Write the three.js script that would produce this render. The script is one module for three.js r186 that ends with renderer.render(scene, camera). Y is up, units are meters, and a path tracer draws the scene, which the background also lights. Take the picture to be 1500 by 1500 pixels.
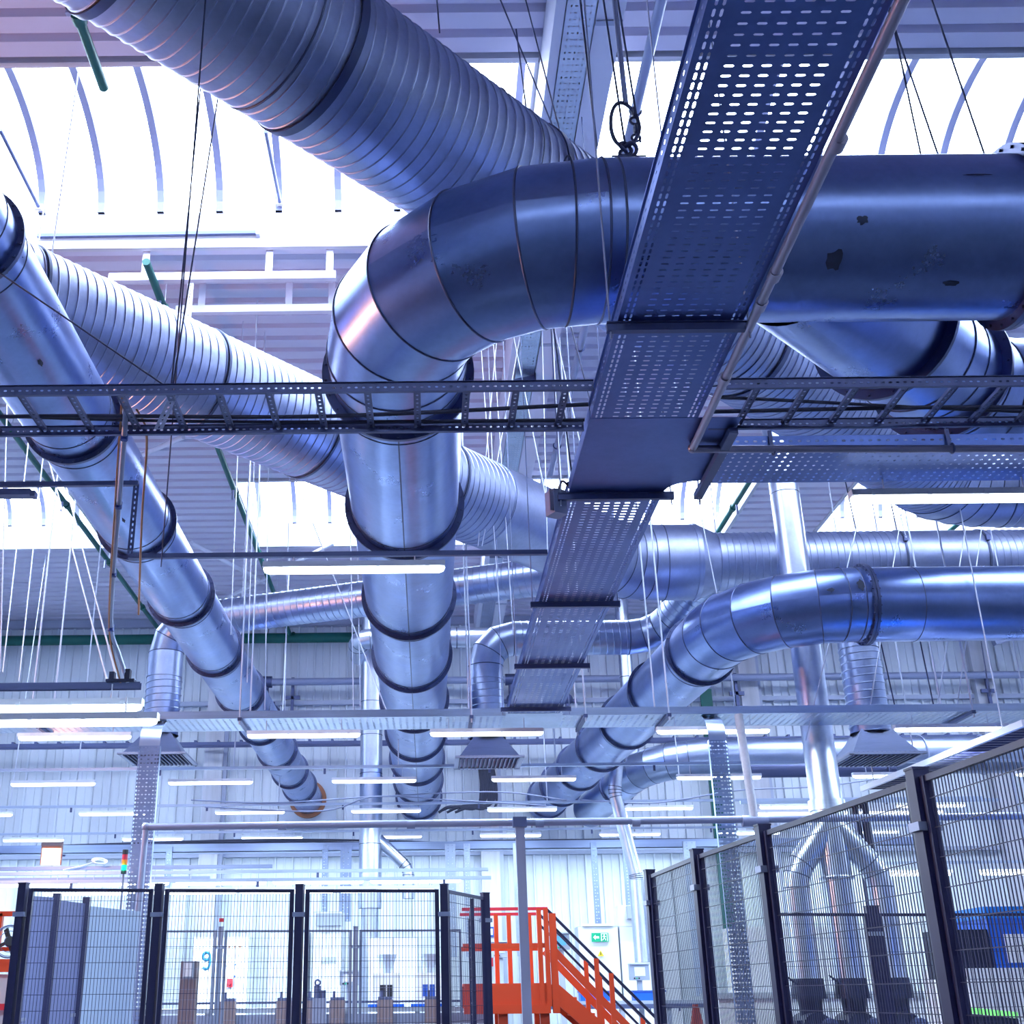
import * as THREE from 'three';
import { mergeGeometries } from 'three/addons/utils/BufferGeometryUtils.js';
import { RectAreaLightUniformsLib } from 'three/addons/lights/RectAreaLightUniformsLib.js';

// ---------------------------------------------------------------- camera, sky, exposure
const scene = new THREE.Scene();
const camera = new THREE.PerspectiveCamera(46.826, 1, 0.05, 200);
camera.position.set(0, 1.6, 0);
camera.rotation.set(0.3873, 0, -0.0099, 'YXZ');
camera.setViewOffset(1500, 1500, 129, 0, 1500, 1500);
const renderer = new THREE.WebGLRenderer();
renderer.toneMapping = THREE.LinearToneMapping;
renderer.toneMappingExposure = 1.0;
renderer.shadowMap.enabled = true;
RectAreaLightUniformsLib.init();
scene.background = new THREE.Color().setRGB(0.67, 0.79, 1.0);   // bright overcast, seen through the roof lights
scene.backgroundIntensity = 16;
const LAMP = 240, LAMP_COLOR = new THREE.Color().setRGB(0.69, 0.89, 1.0);

// ---------------------------------------------------------------- helpers
let seed = 7;
const rnd = () => { seed = (seed * 1664525 + 1013904223) >>> 0; return seed / 4294967296; };
const v3 = (a) => (a.isVector3 ? a.clone() : new THREE.Vector3(a[0], a[1], a[2]));
const add = (a, b) => [a[0] + b[0], a[1] + b[1], a[2] + b[2]];
const lerp = (a, b, t) => [a[0] + (b[0] - a[0]) * t, a[1] + (b[1] - a[1]) * t, a[2] + (b[2] - a[2]) * t];
const used = {};
const numbered = (n) => { const k = used[n] = (used[n] ?? -1) + 1; return k ? n + '_' + String(k).padStart(3, '0') : n; };
function tag(o, label, category, group, kind) {
  if (label) o.userData.label = label;
  if (category) o.userData.category = category;
  if (group) o.userData.group = group;
  if (kind) o.userData.kind = kind;
  return o;
}
function thing(name, label, category, pos = [0, 0, 0], group) {
  const o = new THREE.Group(); o.name = numbered(name); o.position.set(...pos); scene.add(o);
  return tag(o, label, category, group);
}
function rootOf(o) { while (o.parent && o.parent !== scene) o = o.parent; return o; }
const join = (g) => (Array.isArray(g) ? (g.length > 1 ? mergeGeometries(g) : g[0]) : g);
// geometry in world coordinates; the part is stored relative to its thing
function part(name, geos, mat, parent) {
  const g = join(geos), r = rootOf(parent).position;
  g.translate(-r.x, -r.y, -r.z);
  const m = new THREE.Mesh(g, mat); m.name = name; m.castShadow = m.receiveShadow = true;
  parent.add(m); return m;
}
// one-mesh thing, origin at its own base
function solid(name, label, category, geos, mat, group, kind) {
  const g = join(geos); g.computeBoundingBox();
  const b = g.boundingBox, c = [(b.min.x + b.max.x) / 2, b.min.y, (b.min.z + b.max.z) / 2];
  g.translate(-c[0], -c[1], -c[2]);
  const m = new THREE.Mesh(g, mat); m.name = numbered(name); m.position.set(...c); m.castShadow = m.receiveShadow = true;
  scene.add(m); return tag(m, label, category, group, kind);
}
const box = (w, h, d, x, y, z, ry = 0) => { const g = new THREE.BoxGeometry(w, h, d); if (ry) g.rotateY(ry); return g.translate(x, y, z); };
const bbox = (x0, x1, y0, y1, z0, z1) => box(x1 - x0, y1 - y0, z1 - z0, (x0 + x1) / 2, (y0 + y1) / 2, (z0 + z1) / 2);
function frameOf(dir, up) {
  const d = v3(dir).normalize(); let u = up ? v3(up) : new THREE.Vector3(0, 1, 0);
  if (Math.abs(d.dot(u)) > 0.98) u = new THREE.Vector3(0, 0, 1);
  const x = new THREE.Vector3().crossVectors(u, d).normalize(), y = new THREE.Vector3().crossVectors(d, x);
  return new THREE.Matrix4().makeBasis(x, y, d);
}
function bar(p, q, w, h, up) {           // box from p to q, w across, h along up
  const a = v3(p), b = v3(q), d = b.clone().sub(a), g = new THREE.BoxGeometry(w, h, d.length());
  return g.applyMatrix4(frameOf(d, up)).translate((a.x + b.x) / 2, (a.y + b.y) / 2, (a.z + b.z) / 2);
}
function cyl(p, q, r0, r1 = r0, seg = 24, open = false) {   // uv in metres
  const a = v3(p), b = v3(q), d = b.clone().sub(a), L = d.length(), g = new THREE.CylinderGeometry(r1, r0, L, seg, 1, open);
  const uv = g.attributes.uv; for (let i = 0; i < uv.count; i++) uv.setXY(i, uv.getX(i) * 2 * Math.PI * r0, uv.getY(i) * L);
  return g.rotateX(Math.PI / 2).applyMatrix4(frameOf(d)).translate((a.x + b.x) / 2, (a.y + b.y) / 2, (a.z + b.z) / 2);
}
function ring(p, dir, R, r, seg = 56, ts = 6) { return new THREE.TorusGeometry(R, r, ts, seg).applyMatrix4(frameOf(dir)).translate(...p); }
function collar(p, dir, r0, r1, t, bolts = 0) {       // washer with bolt heads
  const pr = [[r0, -t / 2], [r1, -t / 2], [r1, t / 2], [r0, t / 2], [r0, -t / 2]].map((k) => new THREE.Vector2(...k));
  const parts = [];
  const flat = []; for (let i = 0; i < 4; i++) { const g = new THREE.LatheGeometry([pr[i], pr[i + 1]], 56); flat.push(g); }
  parts.push(...flat);
  for (let i = 0; i < bolts; i++) {
    const a = (i + 0.5) / bolts * 2 * Math.PI, rm = (r0 + r1) / 2 + 0.008;
    parts.push(new THREE.CylinderGeometry(0.012, 0.012, t + 0.03, 6).translate(Math.cos(a) * rm, 0, Math.sin(a) * rm));
  }
  return mergeGeometries(parts).rotateX(Math.PI / 2).applyMatrix4(frameOf(dir)).translate(...p);
}
function poly(pts, r, seg = 10, bend = 0.0) {         // tube along a polyline
  const c = pts.length === 2 ? new THREE.LineCurve3(v3(pts[0]), v3(pts[1])) : new THREE.CatmullRomCurve3(pts.map(v3), false, 'catmullrom', bend || 0.5);
  return new THREE.TubeGeometry(c, pts.length === 2 ? 1 : pts.length * 8, r, seg, false);
}
function gridGeo(rows, closed) {        // rows of points [[x,y,z,u,v], ...] -> smooth surface
  const n = rows[0].length, pos = [], uv = [], idx = [];
  for (const r of rows) for (const p of r) { pos.push(p[0], p[1], p[2]); uv.push(p[3] ?? 0, p[4] ?? 0); }
  for (let i = 0; i + 1 < rows.length; i++) for (let j = 0; j + 1 < n; j++) { const a = i * n + j, b = a + 1, c = a + n, d = c + 1; idx.push(a, c, b, b, c, d); }
  const g = new THREE.BufferGeometry(); g.setAttribute('position', new THREE.Float32BufferAttribute(pos, 3)); g.setAttribute('uv', new THREE.Float32BufferAttribute(uv, 2));
  g.setIndex(idx); g.computeVertexNormals(); return g;
}
function triGeo(pos, idx, uv) {
  const g = new THREE.BufferGeometry(); g.setAttribute('position', new THREE.Float32BufferAttribute(pos, 3));
  g.setAttribute('uv', new THREE.Float32BufferAttribute(uv ?? new Array(pos.length / 3 * 2).fill(0), 2)); g.setIndex(idx); g.computeVertexNormals(); return g;
}
// sheet in the xz plane from (0,0) to (w,l) with slotted holes; cols: [[width, 'x'|'z'|'-'], ...] across, pitch along
function slotted(cols, pitch, n, slotLen, slotWid, stagger = 0) {
  const pos = [], idx = [], uv = [];
  const P = (x, z) => { pos.push(x, 0, z); uv.push(x, z); return pos.length / 3 - 1; };
  let x0 = 0;
  for (const [w, kind] of cols) {
    for (let k = 0; k < n; k++) {
      const z0 = k * pitch, z1 = z0 + pitch, x1 = x0 + w, c = [P(x0, z0), P(x1, z0), P(x1, z1), P(x0, z1)];
      if (kind === '-' || (kind === 's' && k % 2)) { idx.push(c[0], c[2], c[1], c[0], c[3], c[2]); continue; }
      const cx = (x0 + x1) / 2, cz = (z0 + z1) / 2, a = slotLen / 2, b = slotWid / 2;
      const hole = kind === 'z'
        ? [[-b * 0, -a], [b, -(a - b)], [b, a - b], [0, a], [-b, a - b], [-b, -(a - b)]]
        : [[-a, 0], [-(a - b), -b], [a - b, -b], [a, 0], [a - b, b], [-(a - b), b]];
      const h = hole.map(([u, v]) => P(cx + u, cz + v));
      if (kind === 'z') idx.push(c[0], h[0], c[1], c[1], h[0], h[1], c[1], h[1], h[2], c[1], h[2], c[2], c[2], h[2], h[3], c[2], h[3], c[3], c[3], h[3], h[4], c[3], h[4], h[5], c[3], h[5], c[0], c[0], h[5], h[0]);
      else idx.push(c[0], h[1], c[1], c[1], h[1], h[2], c[1], h[2], h[3], c[1], h[3], c[2], c[2], h[3], h[4], c[2], h[4], h[5], c[2], h[5], c[3], c[3], h[5], h[0], c[3], h[0], c[0], c[0], h[0], h[1]);
    }
    x0 += w;
  }
  return triGeo(pos, idx, uv);
}
// put a slotted sheet so that its x runs along ex and its z along ez, from origin o
function lay(g, o, ex, ez) {
  const x = v3(ex), z = v3(ez), y = new THREE.Vector3().crossVectors(z, x);
  return g.applyMatrix4(new THREE.Matrix4().makeBasis(x, y, z)).translate(...o);
}

// ---------------------------------------------------------------- textures and materials
function noiseField(n, cells, sd) {      // tiling value noise, 0..1
  let s = sd; const r = () => { s = (s * 1664525 + 1013904223) >>> 0; return s / 4294967296; };
  const out = new Float32Array(n * n); let amp = 1, tot = 0;
  for (const c of cells) {
    const g = new Float32Array(c * c); for (let i = 0; i < c * c; i++) g[i] = r();
    for (let y = 0; y < n; y++) for (let x = 0; x < n; x++) {
      const fx = x / n * c, fy = y / n * c, ix = fx | 0, iy = fy | 0; let u = fx - ix, v = fy - iy; u = u * u * (3 - 2 * u); v = v * v * (3 - 2 * v);
      const a = g[iy * c + ix], b = g[iy * c + (ix + 1) % c], d = g[((iy + 1) % c) * c + ix], e = g[((iy + 1) % c) * c + (ix + 1) % c];
      out[y * n + x] += amp * (a + (b - a) * u + (d - a) * v + (a - b - d + e) * u * v);
    }
    tot += amp; amp *= 0.75;
  }
  for (let i = 0; i < out.length; i++) out[i] /= tot;
  return out;
}
function texture(n, f, srgb) {
  const d = new Uint8Array(n * n * 4);
  for (let i = 0; i < n * n; i++) { const c = f(i); d[i * 4] = c[0]; d[i * 4 + 1] = c[1]; d[i * 4 + 2] = c[2]; d[i * 4 + 3] = 255; }
  const t = new THREE.DataTexture(d, n, n); t.wrapS = t.wrapT = THREE.RepeatWrapping; t.magFilter = THREE.LinearFilter; t.minFilter = THREE.LinearMipmapLinearFilter; t.generateMipmaps = true;
  if (srgb) t.colorSpace = THREE.SRGBColorSpace; t.needsUpdate = true; return t;
}
const N1 = noiseField(512, [6, 13, 41, 97], 11), N2 = noiseField(512, [4, 9, 23, 120], 29);
const galvColor = texture(512, (i) => { const k = 232 + 34 * (N1[i] - 0.5); const c = Math.max(0, Math.min(255, k)); return [c, c, c]; }, true);
const galvRough = texture(512, (i) => { const k = Math.max(0, Math.min(255, 150 + 60 * (N2[i] - 0.5))); return [k, k, k]; });
for (const t of [galvColor, galvRough]) t.repeat.set(0.55, 0.55);
const dustColor = texture(512, (i) => { const k = Math.max(0, Math.min(255, 222 + 70 * (N2[i] - 0.5))); return [k, k, k]; }, true);
dustColor.repeat.set(0.4, 0.4);
const rgb = (r, g, b) => new THREE.Color().setRGB(r, g, b);
const mat = (c, roughness = 0.6, metalness = 0, more = {}) => new THREE.MeshStandardMaterial({ color: rgb(...c), roughness, metalness, ...more });
const galv = (c, rough, more = {}) => mat(c, rough, 1, { map: galvColor, roughnessMap: galvRough, ...more });
const M = {
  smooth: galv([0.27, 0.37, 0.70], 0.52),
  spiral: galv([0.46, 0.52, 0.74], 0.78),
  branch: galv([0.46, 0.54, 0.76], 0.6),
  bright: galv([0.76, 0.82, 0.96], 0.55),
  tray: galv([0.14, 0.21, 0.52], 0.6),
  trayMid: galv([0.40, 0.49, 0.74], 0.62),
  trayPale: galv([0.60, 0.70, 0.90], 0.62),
  flange: mat([0.10, 0.12, 0.22], 0.42, 0.8),
  darkSteel: mat([0.10, 0.12, 0.24], 0.45, 0.7),
  seam: mat([0.10, 0.12, 0.20], 0.5, 0.6),
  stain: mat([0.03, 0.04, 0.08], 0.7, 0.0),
  conduit: mat([0.30, 0.29, 0.40], 0.4, 0.6),
  greyPipe: mat([0.30, 0.34, 0.50], 0.45, 0.3),
  white: mat([0.74, 0.75, 0.84], 0.55, 0, { map: dustColor }),
  whiteSteel: mat([0.70, 0.71, 0.82], 0.5, 0),
  deck: mat([0.62, 0.60, 0.74], 0.55, 0.1),
  archRib: mat([0.17, 0.19, 0.32], 0.5),
  roof: mat([0.3, 0.3, 0.36], 0.9),
  clad: mat([0.72, 0.77, 0.84], 0.5, 0.05),
  flash: mat([0.40, 0.44, 0.58], 0.5, 0.1),
  floor: mat([0.075, 0.09, 0.14], 0.5, 0, { map: dustColor }),
  wall: mat([0.56, 0.62, 0.74], 0.7),
  glaze: new THREE.MeshPhysicalMaterial({ color: 0xffffff, roughness: 0, transmission: 1, thickness: 0, ior: 1.2 }),
  lampGlow: new THREE.MeshStandardMaterial({ color: 0xffffff, emissive: rgb(0.84, 0.93, 1.0), emissiveIntensity: 4.0, roughness: 0.5 }),
  lampBody: mat([0.72, 0.75, 0.82], 0.5),
  lampOff: mat([0.20, 0.22, 0.32], 0.4),
  wire: mat([0.62, 0.66, 0.78], 0.45, 0.4),
  darkWire: mat([0.06, 0.07, 0.14], 0.5, 0.4),
  green: mat([0.0, 0.10, 0.085], 0.45, 0.1),
  cable: mat([0.03, 0.035, 0.07], 0.6),
  rope: mat([0.42, 0.22, 0.13], 0.8),
  blueTape: mat([0.01, 0.04, 0.25], 0.5),
  fence: mat([0.024, 0.025, 0.085], 0.42, 0.2),
  fenceClip: mat([0.30, 0.34, 0.48], 0.4, 0.6),
  greyPost: mat([0.22, 0.24, 0.36], 0.5, 0.2),
  orange: mat([0.52, 0.045, 0.006], 0.45),
  orangeDeck: mat([0.58, 0.06, 0.01], 0.6),
  navyRail: mat([0.02, 0.02, 0.06], 0.4, 0.3),
  panelGrey: mat([0.15, 0.17, 0.34], 0.6),
  panelPale: mat([0.34, 0.42, 0.60], 0.6),
  cabinet: mat([0.78, 0.80, 0.86], 0.45),
  cabinetEdge: mat([0.45, 0.49, 0.58], 0.5),
  machineDark: mat([0.012, 0.016, 0.05], 0.45, 0.3),
  machineGrey: mat([0.36, 0.40, 0.50], 0.5, 0.2),
  blue: mat([0.0, 0.10, 0.62], 0.45),
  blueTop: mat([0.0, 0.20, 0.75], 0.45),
  brown: mat([0.20, 0.15, 0.17], 0.7),
  red: mat([0.55, 0.02, 0.04], 0.5),
  black: mat([0.01, 0.01, 0.02], 0.6),
  glass: mat([0.03, 0.06, 0.12], 0.15),
  signGreen: mat([0.0, 0.42, 0.20], 0.5),
  signWhite: mat([0.85, 0.88, 0.9], 0.5),
  signBlue: mat([0.02, 0.08, 0.4], 0.5),
  yellow: mat([0.8, 0.6, 0.03], 0.5),
  rust: mat([0.38, 0.16, 0.09], 0.8),
};

// ---------------------------------------------------------------- the hall
const XL = -13, XR = 18, ZB = -32, ZF = 24, H = 11.4;
const structure = (o) => tag(o, null, null, null, 'structure');
function shell(name, label) { const o = thing(name, label, 'building'); delete o.userData.category; o.userData.kind = 'structure'; return o; }
{
  const f = solid('floor', 'grey factory floor', null, bbox(XL - 0.3, XR + 0.3, -0.3, 0, ZB - 0.3, ZF + 0.3), M.floor, null, 'structure');
  const uv = f.geometry.attributes.uv; for (let i = 0; i < uv.count; i++) uv.setXY(i, uv.getX(i) * 30, uv.getY(i) * 40);
  solid('wall_left', 'plain side wall of the hall', null, bbox(XL - 0.3, XL, 0, H + 0.4, ZB - 0.3, ZF + 0.3), M.wall, null, 'structure');
  solid('wall_right', 'plain side wall of the hall', null, bbox(XR, XR + 0.3, 0, H + 0.4, ZB - 0.3, ZF + 0.3), M.wall, null, 'structure');
  solid('wall_front', 'plain end wall behind the viewer', null, bbox(XL, XR, 0, H + 0.4, ZF, ZF + 0.3), M.wall, null, 'structure');
}
// back wall: ribbed cladding sheets
{
  const w = shell('wall_back', 'pale ribbed metal cladding of the end wall');
  part('wall_core', bbox(XL, XR, 0, H + 0.4, ZB - 0.3, ZB - 0.06), M.wall, w);
  const pw = 0.45, prof = [[0, 0.0], [0.012, 0.075], [0.05, 0.075], [0.062, 0.0], [0.24, 0.0], [0.248, 0.022], [0.285, 0.022], [0.293, 0.0], [0.444, 0.0]];
  const sheet = (y0, y1) => {
    const pos = [], idx = [];
    for (let i = 0; i + 1 < prof.length; i++) {
      const [a, da] = prof[i], [b, db] = prof[i + 1], k = pos.length / 3;
      pos.push(a, y0, da, b, y0, db, b, y1, db, a, y1, da); idx.push(k, k + 1, k + 2, k, k + 2, k + 3);
    }
    return triGeo(pos, idx);
  };
  const tiers = [[0, 5.02, 0.0], [4.98, 9.02, 0.05], [8.98, 11.38, 0.1]], geos = tiers.map(([a, b]) => sheet(a, b));
  const tones = [0, 1, 2].map((k) => { const m = M.clad.clone(); m.color.multiplyScalar(1 - 0.05 * k); return m; });
  tiers.forEach(([, , dz], t) => {
    for (let x = XL; x < XR - 0.1; x += pw) {
      const m = new THREE.Mesh(geos[t], tones[Math.floor(rnd() * 3)]); m.name = 'cladding_panel'; m.position.set(x, 0, ZB - 0.05 + dz); m.castShadow = m.receiveShadow = true; w.add(m);
    }
  });
  for (const [y, h, d] of [[5.0, 0.10, 0.12], [9.0, 0.12, 0.18], [11.28, 0.22, 0.24]]) part('flashing', bbox(XL, XR, y - h / 2, y + h / 2, ZB - 0.06, ZB + d), M.flash, w);
}
// ceiling: trapezoidal deck sheets between the roof lights
const ROOFLIGHTS = [[9.6, 13.1, [[XL, 1.35], [2.1, XR]]], [-14.0, -10.5, [[XL, 1.35], [2.1, XR]]], [-26.0, -22.25, [[XL, -7.4], [-3.9, 6.95], [9.0, XR]]]];
{
  const c = shell('ceiling', 'pale metal roof deck with ribs');
  const P = 0.36;
  const strip = (x0, x1, z0, z1) => {       // z0 > z1
    const n = Math.max(1, Math.round((z0 - z1) / (2 * P))), s = (z0 - z1) / (2 * n);
    for (let k = 0; k < n; k++) {
      const pos = [], idx = [];
      for (let j = 0; j < 2; j++) {
        const za = z0 - (2 * k + j) * s, pr = [[0, 0], [0.22, 0], [0.25, 0.09], [0.32, 0.09], [0.352, 0], [0.36, 0]];
        for (let i = 0; i + 1 < pr.length; i++) {
          const a = za - pr[i][0] * s / P, b = za - pr[i + 1][0] * s / P, ya = H + pr[i][1], yb = H + pr[i + 1][1], q = pos.length / 3;
          pos.push(x0, ya, a, x1, ya, a, x1, yb, b, x0, yb, b); idx.push(q, q + 2, q + 1, q, q + 3, q + 2);
        }
      }
      const m = new THREE.Mesh(triGeo(pos, idx), M.deck); m.name = 'deck_sheet'; m.castShadow = m.receiveShadow = true; c.add(m);
    }
    part('roof_slab', bbox(x0, x1, H + 0.1, H + 0.32, z1 - 0.0 + (z1 > ZB + 1 ? 0.1 : 0), z0 - (z0 < ZF - 1 ? 0.1 : 0)), M.roof, c);
  };
  let z = ZF;
  for (const [zf, zn, spans] of [...ROOFLIGHTS]) {
    strip(XL, XR, z, zn); z = zf;
    let x = XL; for (const [a, b] of spans) { if (a > x + 0.01) strip(x, a, zn, zf); x = b; }
    if (x < XR - 0.01) strip(x, XR, zn, zf);
  }
  strip(XL, XR, z, ZB);
}
let windowNumber = 0;
function roofLight(x0, x1, zf, zn) {
  const o = shell('window_' + (++windowNumber), 'arched glazed roof light on a white kerb');
  const K = 0.55, rise = 1.0, n = 12;
  part('kerb', bbox(x0, x1, H - 0.03, H + K, zf - 0.08, zf), M.white, o);
  part('kerb', bbox(x0, x1, H - 0.03, H + K, zn, zn + 0.08), M.white, o);
  for (const x of [x0, x1]) {
    part('kerb', bbox(x - 0.04, x + 0.04, H - 0.03, H + K, zf, zn), M.white, o);
    const s = new THREE.Shape(); for (let i = 0; i <= n; i++) { const t = Math.PI * i / n; s[i ? 'lineTo' : 'moveTo'](Math.cos(t) * (zn - zf) / 2, Math.sin(t) * rise); }
    part('end_glazing', new THREE.ShapeGeometry(s).rotateY(-Math.PI / 2).translate(x, H + K, (zn + zf) / 2), M.glaze, o);
  }
  const arc = (t) => [Math.sin(t) * rise + H + K, (zn + zf) / 2 + Math.cos(t) * (zn - zf) / 2];
  const bays = Math.max(1, Math.round((x1 - x0) / 0.86)), w = (x1 - x0) / bays;
  const ribPos = [], ribIdx = [];
  for (let i = 0; i <= 20; i++) {
    const t = Math.PI * i / 20, [y, z] = arc(t), nx = Math.sin(t) * 0.045, nz = Math.cos(t) * 0.045;
    ribPos.push(-0.05, y - nx, z - nz, 0.05, y - nx, z - nz, 0.05, y + nx, z + nz, -0.05, y + nx, z + nz);
    if (i < 20) for (let j = 0; j < 4; j++) { const a = i * 4 + j, b = i * 4 + (j + 1) % 4; ribIdx.push(a, b, a + 4, b, b + 4, a + 4); }
  }
  const rib = triGeo(ribPos, ribIdx).toNonIndexed(); rib.computeVertexNormals();
  const rows = []; for (let i = 0; i <= n; i++) { const [y, z] = arc(Math.PI * i / n); rows.push([[0, y, z], [w - 0.02, y, z]]); }
  const pane = gridGeo(rows);
  for (let k = 0; k <= bays; k++) {
    const m = new THREE.Mesh(rib, M.archRib); m.name = 'arched_rib'; m.position.x = x0 + k * w; m.castShadow = m.receiveShadow = true; o.add(m);
    if (k < bays) { const g = new THREE.Mesh(pane, M.glaze); g.name = 'glazing_panel'; g.position.x = x0 + k * w + 0.01; o.add(g); }
  }
  return o;
}
for (const [zf, zn, spans] of ROOFLIGHTS) for (const [a, b] of spans) roofLight(a, b, zf, zn);

// wall columns
for (const [x, name] of [[-13 + 0.35, 'far end of the wall'], [-5.66, 'duct with the rusty end'], [1.63, 'bundle of black cables'], [8.8, 'pale elbow duct'], [15.2, 'grey wall pipe bracket']]) {
  const o = thing('wall_column', 'white boxed steel column on the end wall beside the ' + name, 'column', [x, 0, ZB + 0.2], 'columns of the end wall');
  part('column_shaft', bbox(x - 0.24, x + 0.24, 0, 10.9, ZB + 0.05, ZB + 0.4), M.white, o);
  part('side_flange', bbox(x + 0.24, x + 0.34, 0, 10.9, ZB + 0.12, ZB + 0.3), M.flash, o);
  part('cap_plate', bbox(x - 0.4, x + 0.4, 10.9, 11.1, ZB + 0.05, ZB + 0.5), M.whiteSteel, o);
}
// roof beam with hung perforated tray
{
  const z0 = -1, z1 = ZB + 0.3, o = thing('roof_beam', 'white steel roof beam running the length of the hall', 'beam', [1.92, 10.7, z0]);
  part('lower_flange', bbox(1.78, 2.06, 10.68, 10.71, z1, z0), M.whiteSteel, o);
  part('web', bbox(1.905, 1.935, 10.71, H, z1, z0), M.whiteSteel, o);
  part('upper_flange', bbox(1.78, 2.06, H - 0.05, H, z1, z0), M.whiteSteel, o);
  for (let z = -6; z > z1; z -= 3.2) part('joint_plate', bbox(1.785, 2.055, 10.66, 10.69, z - 0.03, z + 0.03), M.flash, o);
  const c = thing('edge_channel', 'white folded channel alongside the roof beam', 'channel', [1.4, 10.7, z0]);
  part('channel_face', bbox(1.36, 1.46, 10.69, 10.71, z1, z0), M.whiteSteel, c);
  part('channel_side', bbox(1.36, 1.375, 10.71, H - 0.01, z1, z0), M.whiteSteel, c);
  const t = thing('perforated_tray', 'pale perforated cable tray hung under the roof beside the beam', 'cable tray', [1.61, 10.66, z0]);
  part('tray_base', lay(slotted([[0.02, '-'], [0.05, 'z'], [0.05, 'x'], [0.05, 'z'], [0.05, 'x'], [0.05, 'z'], [0.02, '-']], 0.09, 330, 0.035, 0.014), [1.47, 10.66, z0 - 29.7], [1, 0, 0], [0, 0, 1]), M.trayPale, t);
  for (const x of [1.47, 1.76]) part('tray_side', bbox(x - 0.003, x + 0.003, 10.66, 10.74, z1, z0), M.trayPale, t);
  for (const z of [-11.4, -16.6, -21, -22.6, -24.6, -26.8]) {
    const b = thing('tray_bracket', 'dark wedge bracket under the roof tray beside the beam', 'bracket', [1.6, 10.5, z], 'brackets under the roof tray');
    const s = new THREE.Shape(); s.moveTo(0, 0); s.lineTo(0.34, 0); s.lineTo(0.34, 0.13); s.lineTo(0, 0.05);
    part('bracket_arm', new THREE.ExtrudeGeometry(s, { depth: 0.12, bevelEnabled: false }).translate(1.44, 10.52, z), M.darkSteel, b);
    part('bracket_foot', bbox(1.76, 1.79, 10.5, 10.95, z, z + 0.12), M.darkSteel, b);
  }
}
// conduit alongside, rails and bracing under the roof
{
  const o = thing('roof_conduit', 'grey steel conduit strapped along the right of the roof beam', 'conduit', [2.35, 10.5, -4]);
  part('tube', cyl([2.35, 10.5, -3], [2.35, 10.5, -20], 0.055, 0.055, 14), M.greyPipe, o);
  for (let z = -8.6; z > -19; z -= 1.7) part('strap', ring([2.35, 10.5, z], [0, 0, 1], 0.062, 0.014, 16, 6), M.darkSteel, o);
}
for (const [a, b, label] of [[[-4.365, 10.9, -14.048], [-1.197, 10.9, -14.036], 'white strut channel under the roof just past the roof light kerb'], [[-3.598, 10.9, -14.899], [-1.259, 10.9, -14.887], 'second white strut channel under the roof, with a hanger at its end']]) {
  const o = thing('strut_channel', label, 'strut', a);
  part('channel', bar(a, b, 0.09, 0.12), M.whiteSteel, o);
  for (const t of [0.15, 0.7, 0.97]) { const p = lerp(a, b, t); part('hanger_strap', bbox(p[0] - 0.05, p[0] + 0.05, p[1] - 0.06, H, p[2] - 0.07, p[2] - 0.055), M.whiteSteel, o); }
}
{
  const p = [-3.369, 10.9, -13.93], o = thing('slotted_post', 'short slotted white post hanging between two strut channels', 'post', [p[0], 10.4, -14.5]);
  part('post', lay(slotted([[0.02, '-'], [0.05, 'z'], [0.02, '-']], 0.05, 20, 0.03, 0.014), [p[0], H, -14.5], [1, 0, 0], [0, -1, 0]), M.whiteSteel, o);
}
{
  const a = [-5.41, 11.549, -13.95], b = [-2.301, 11.57, -13.95], o = thing('kerb_vent', 'long dark vent slot rail along the white roof light kerb', 'vent', a);
  part('vent_slot', bar(a, b, 0.06, 0.05), M.darkSteel, o); part('end_cap', box(0.05, 0.1, 0.1, ...b), M.flash, o);
}
for (const [x, z0, z1, where] of [[-3.45, -8, -10.2, 'ending at the near roof light'], [-3.72, -13.5, -31.3, 'passing over the bolted ducts'], [-7.2, -14, -31.3, 'running to the wall header beyond the bolted duct'], [6.35, -14.5, -31.3, 'behind the white vertical duct'], [11.4, -14.5, -31.3, 'beyond the bend of the broad spiral duct'], [6.7, -8, -10.3, 'ending above the flange of the near cross duct']]) {
  const o = thing('green_pipe', 'dark green sprinkler pipe under the roof ' + where, 'pipe', [x, 10.8, z0], 'green sprinkler pipes');
  part('tube', cyl([x, 10.8, z0], [x, 10.8, z1], 0.055, 0.055, 14), M.green, o);
  for (let z = z0 - 1.2; z > z1; z -= 3.4) { part('coupling', cyl([x, 10.8, z - 0.06], [x, 10.8, z + 0.06], 0.075, 0.075, 14), M.green, o); part('drop_nozzle', cyl([x, 10.8, z + 0.3], [x, 10.55, z + 0.3], 0.02, 0.03, 8), M.greyPipe, o); part('hanger', cyl([x, 10.85, z], [x, H, z], 0.008, 0.008, 6), M.wire, o); }
}
{
  const o = thing('green_header', 'dark green header pipe along the top of the end wall', 'pipe', [-6, 10.7, -31.5]);
  part('tube', cyl([XL, 10.72, -31.45], [-1.7, 10.72, -31.45], 0.14, 0.14, 16), M.green, o);
  for (const x of [-7.2, -3.62]) part('riser', poly([[x, 10.8, -31.3], [x, 10.78, -31.45], [x, 10.72, -31.45]], 0.06, 10), M.green, o);
}
const braces = [[[-5.427, 11.2, -29.668], [-2.056, 11.2, -25.345]], [[-5.324, 11.2, -25.254], [-4.022, 11.2, -28.097]], [[-5.431, 11.2, -20.553], [-4.449, 11.2, -19.736]], [[1.411, 11.2, -30.066], [0.58, 11.2, -29.17]], [[-2.558, 11.2, -32.146], [0.375, 11.2, -38.585]]];
braces.slice(0, 4).forEach(([a, b]) => solid('roof_brace', 'thin white diagonal brace rod under the roof deck', 'brace', cyl(a, b, 0.05, 0.05, 8), M.whiteSteel, 'roof brace rods'));
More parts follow.
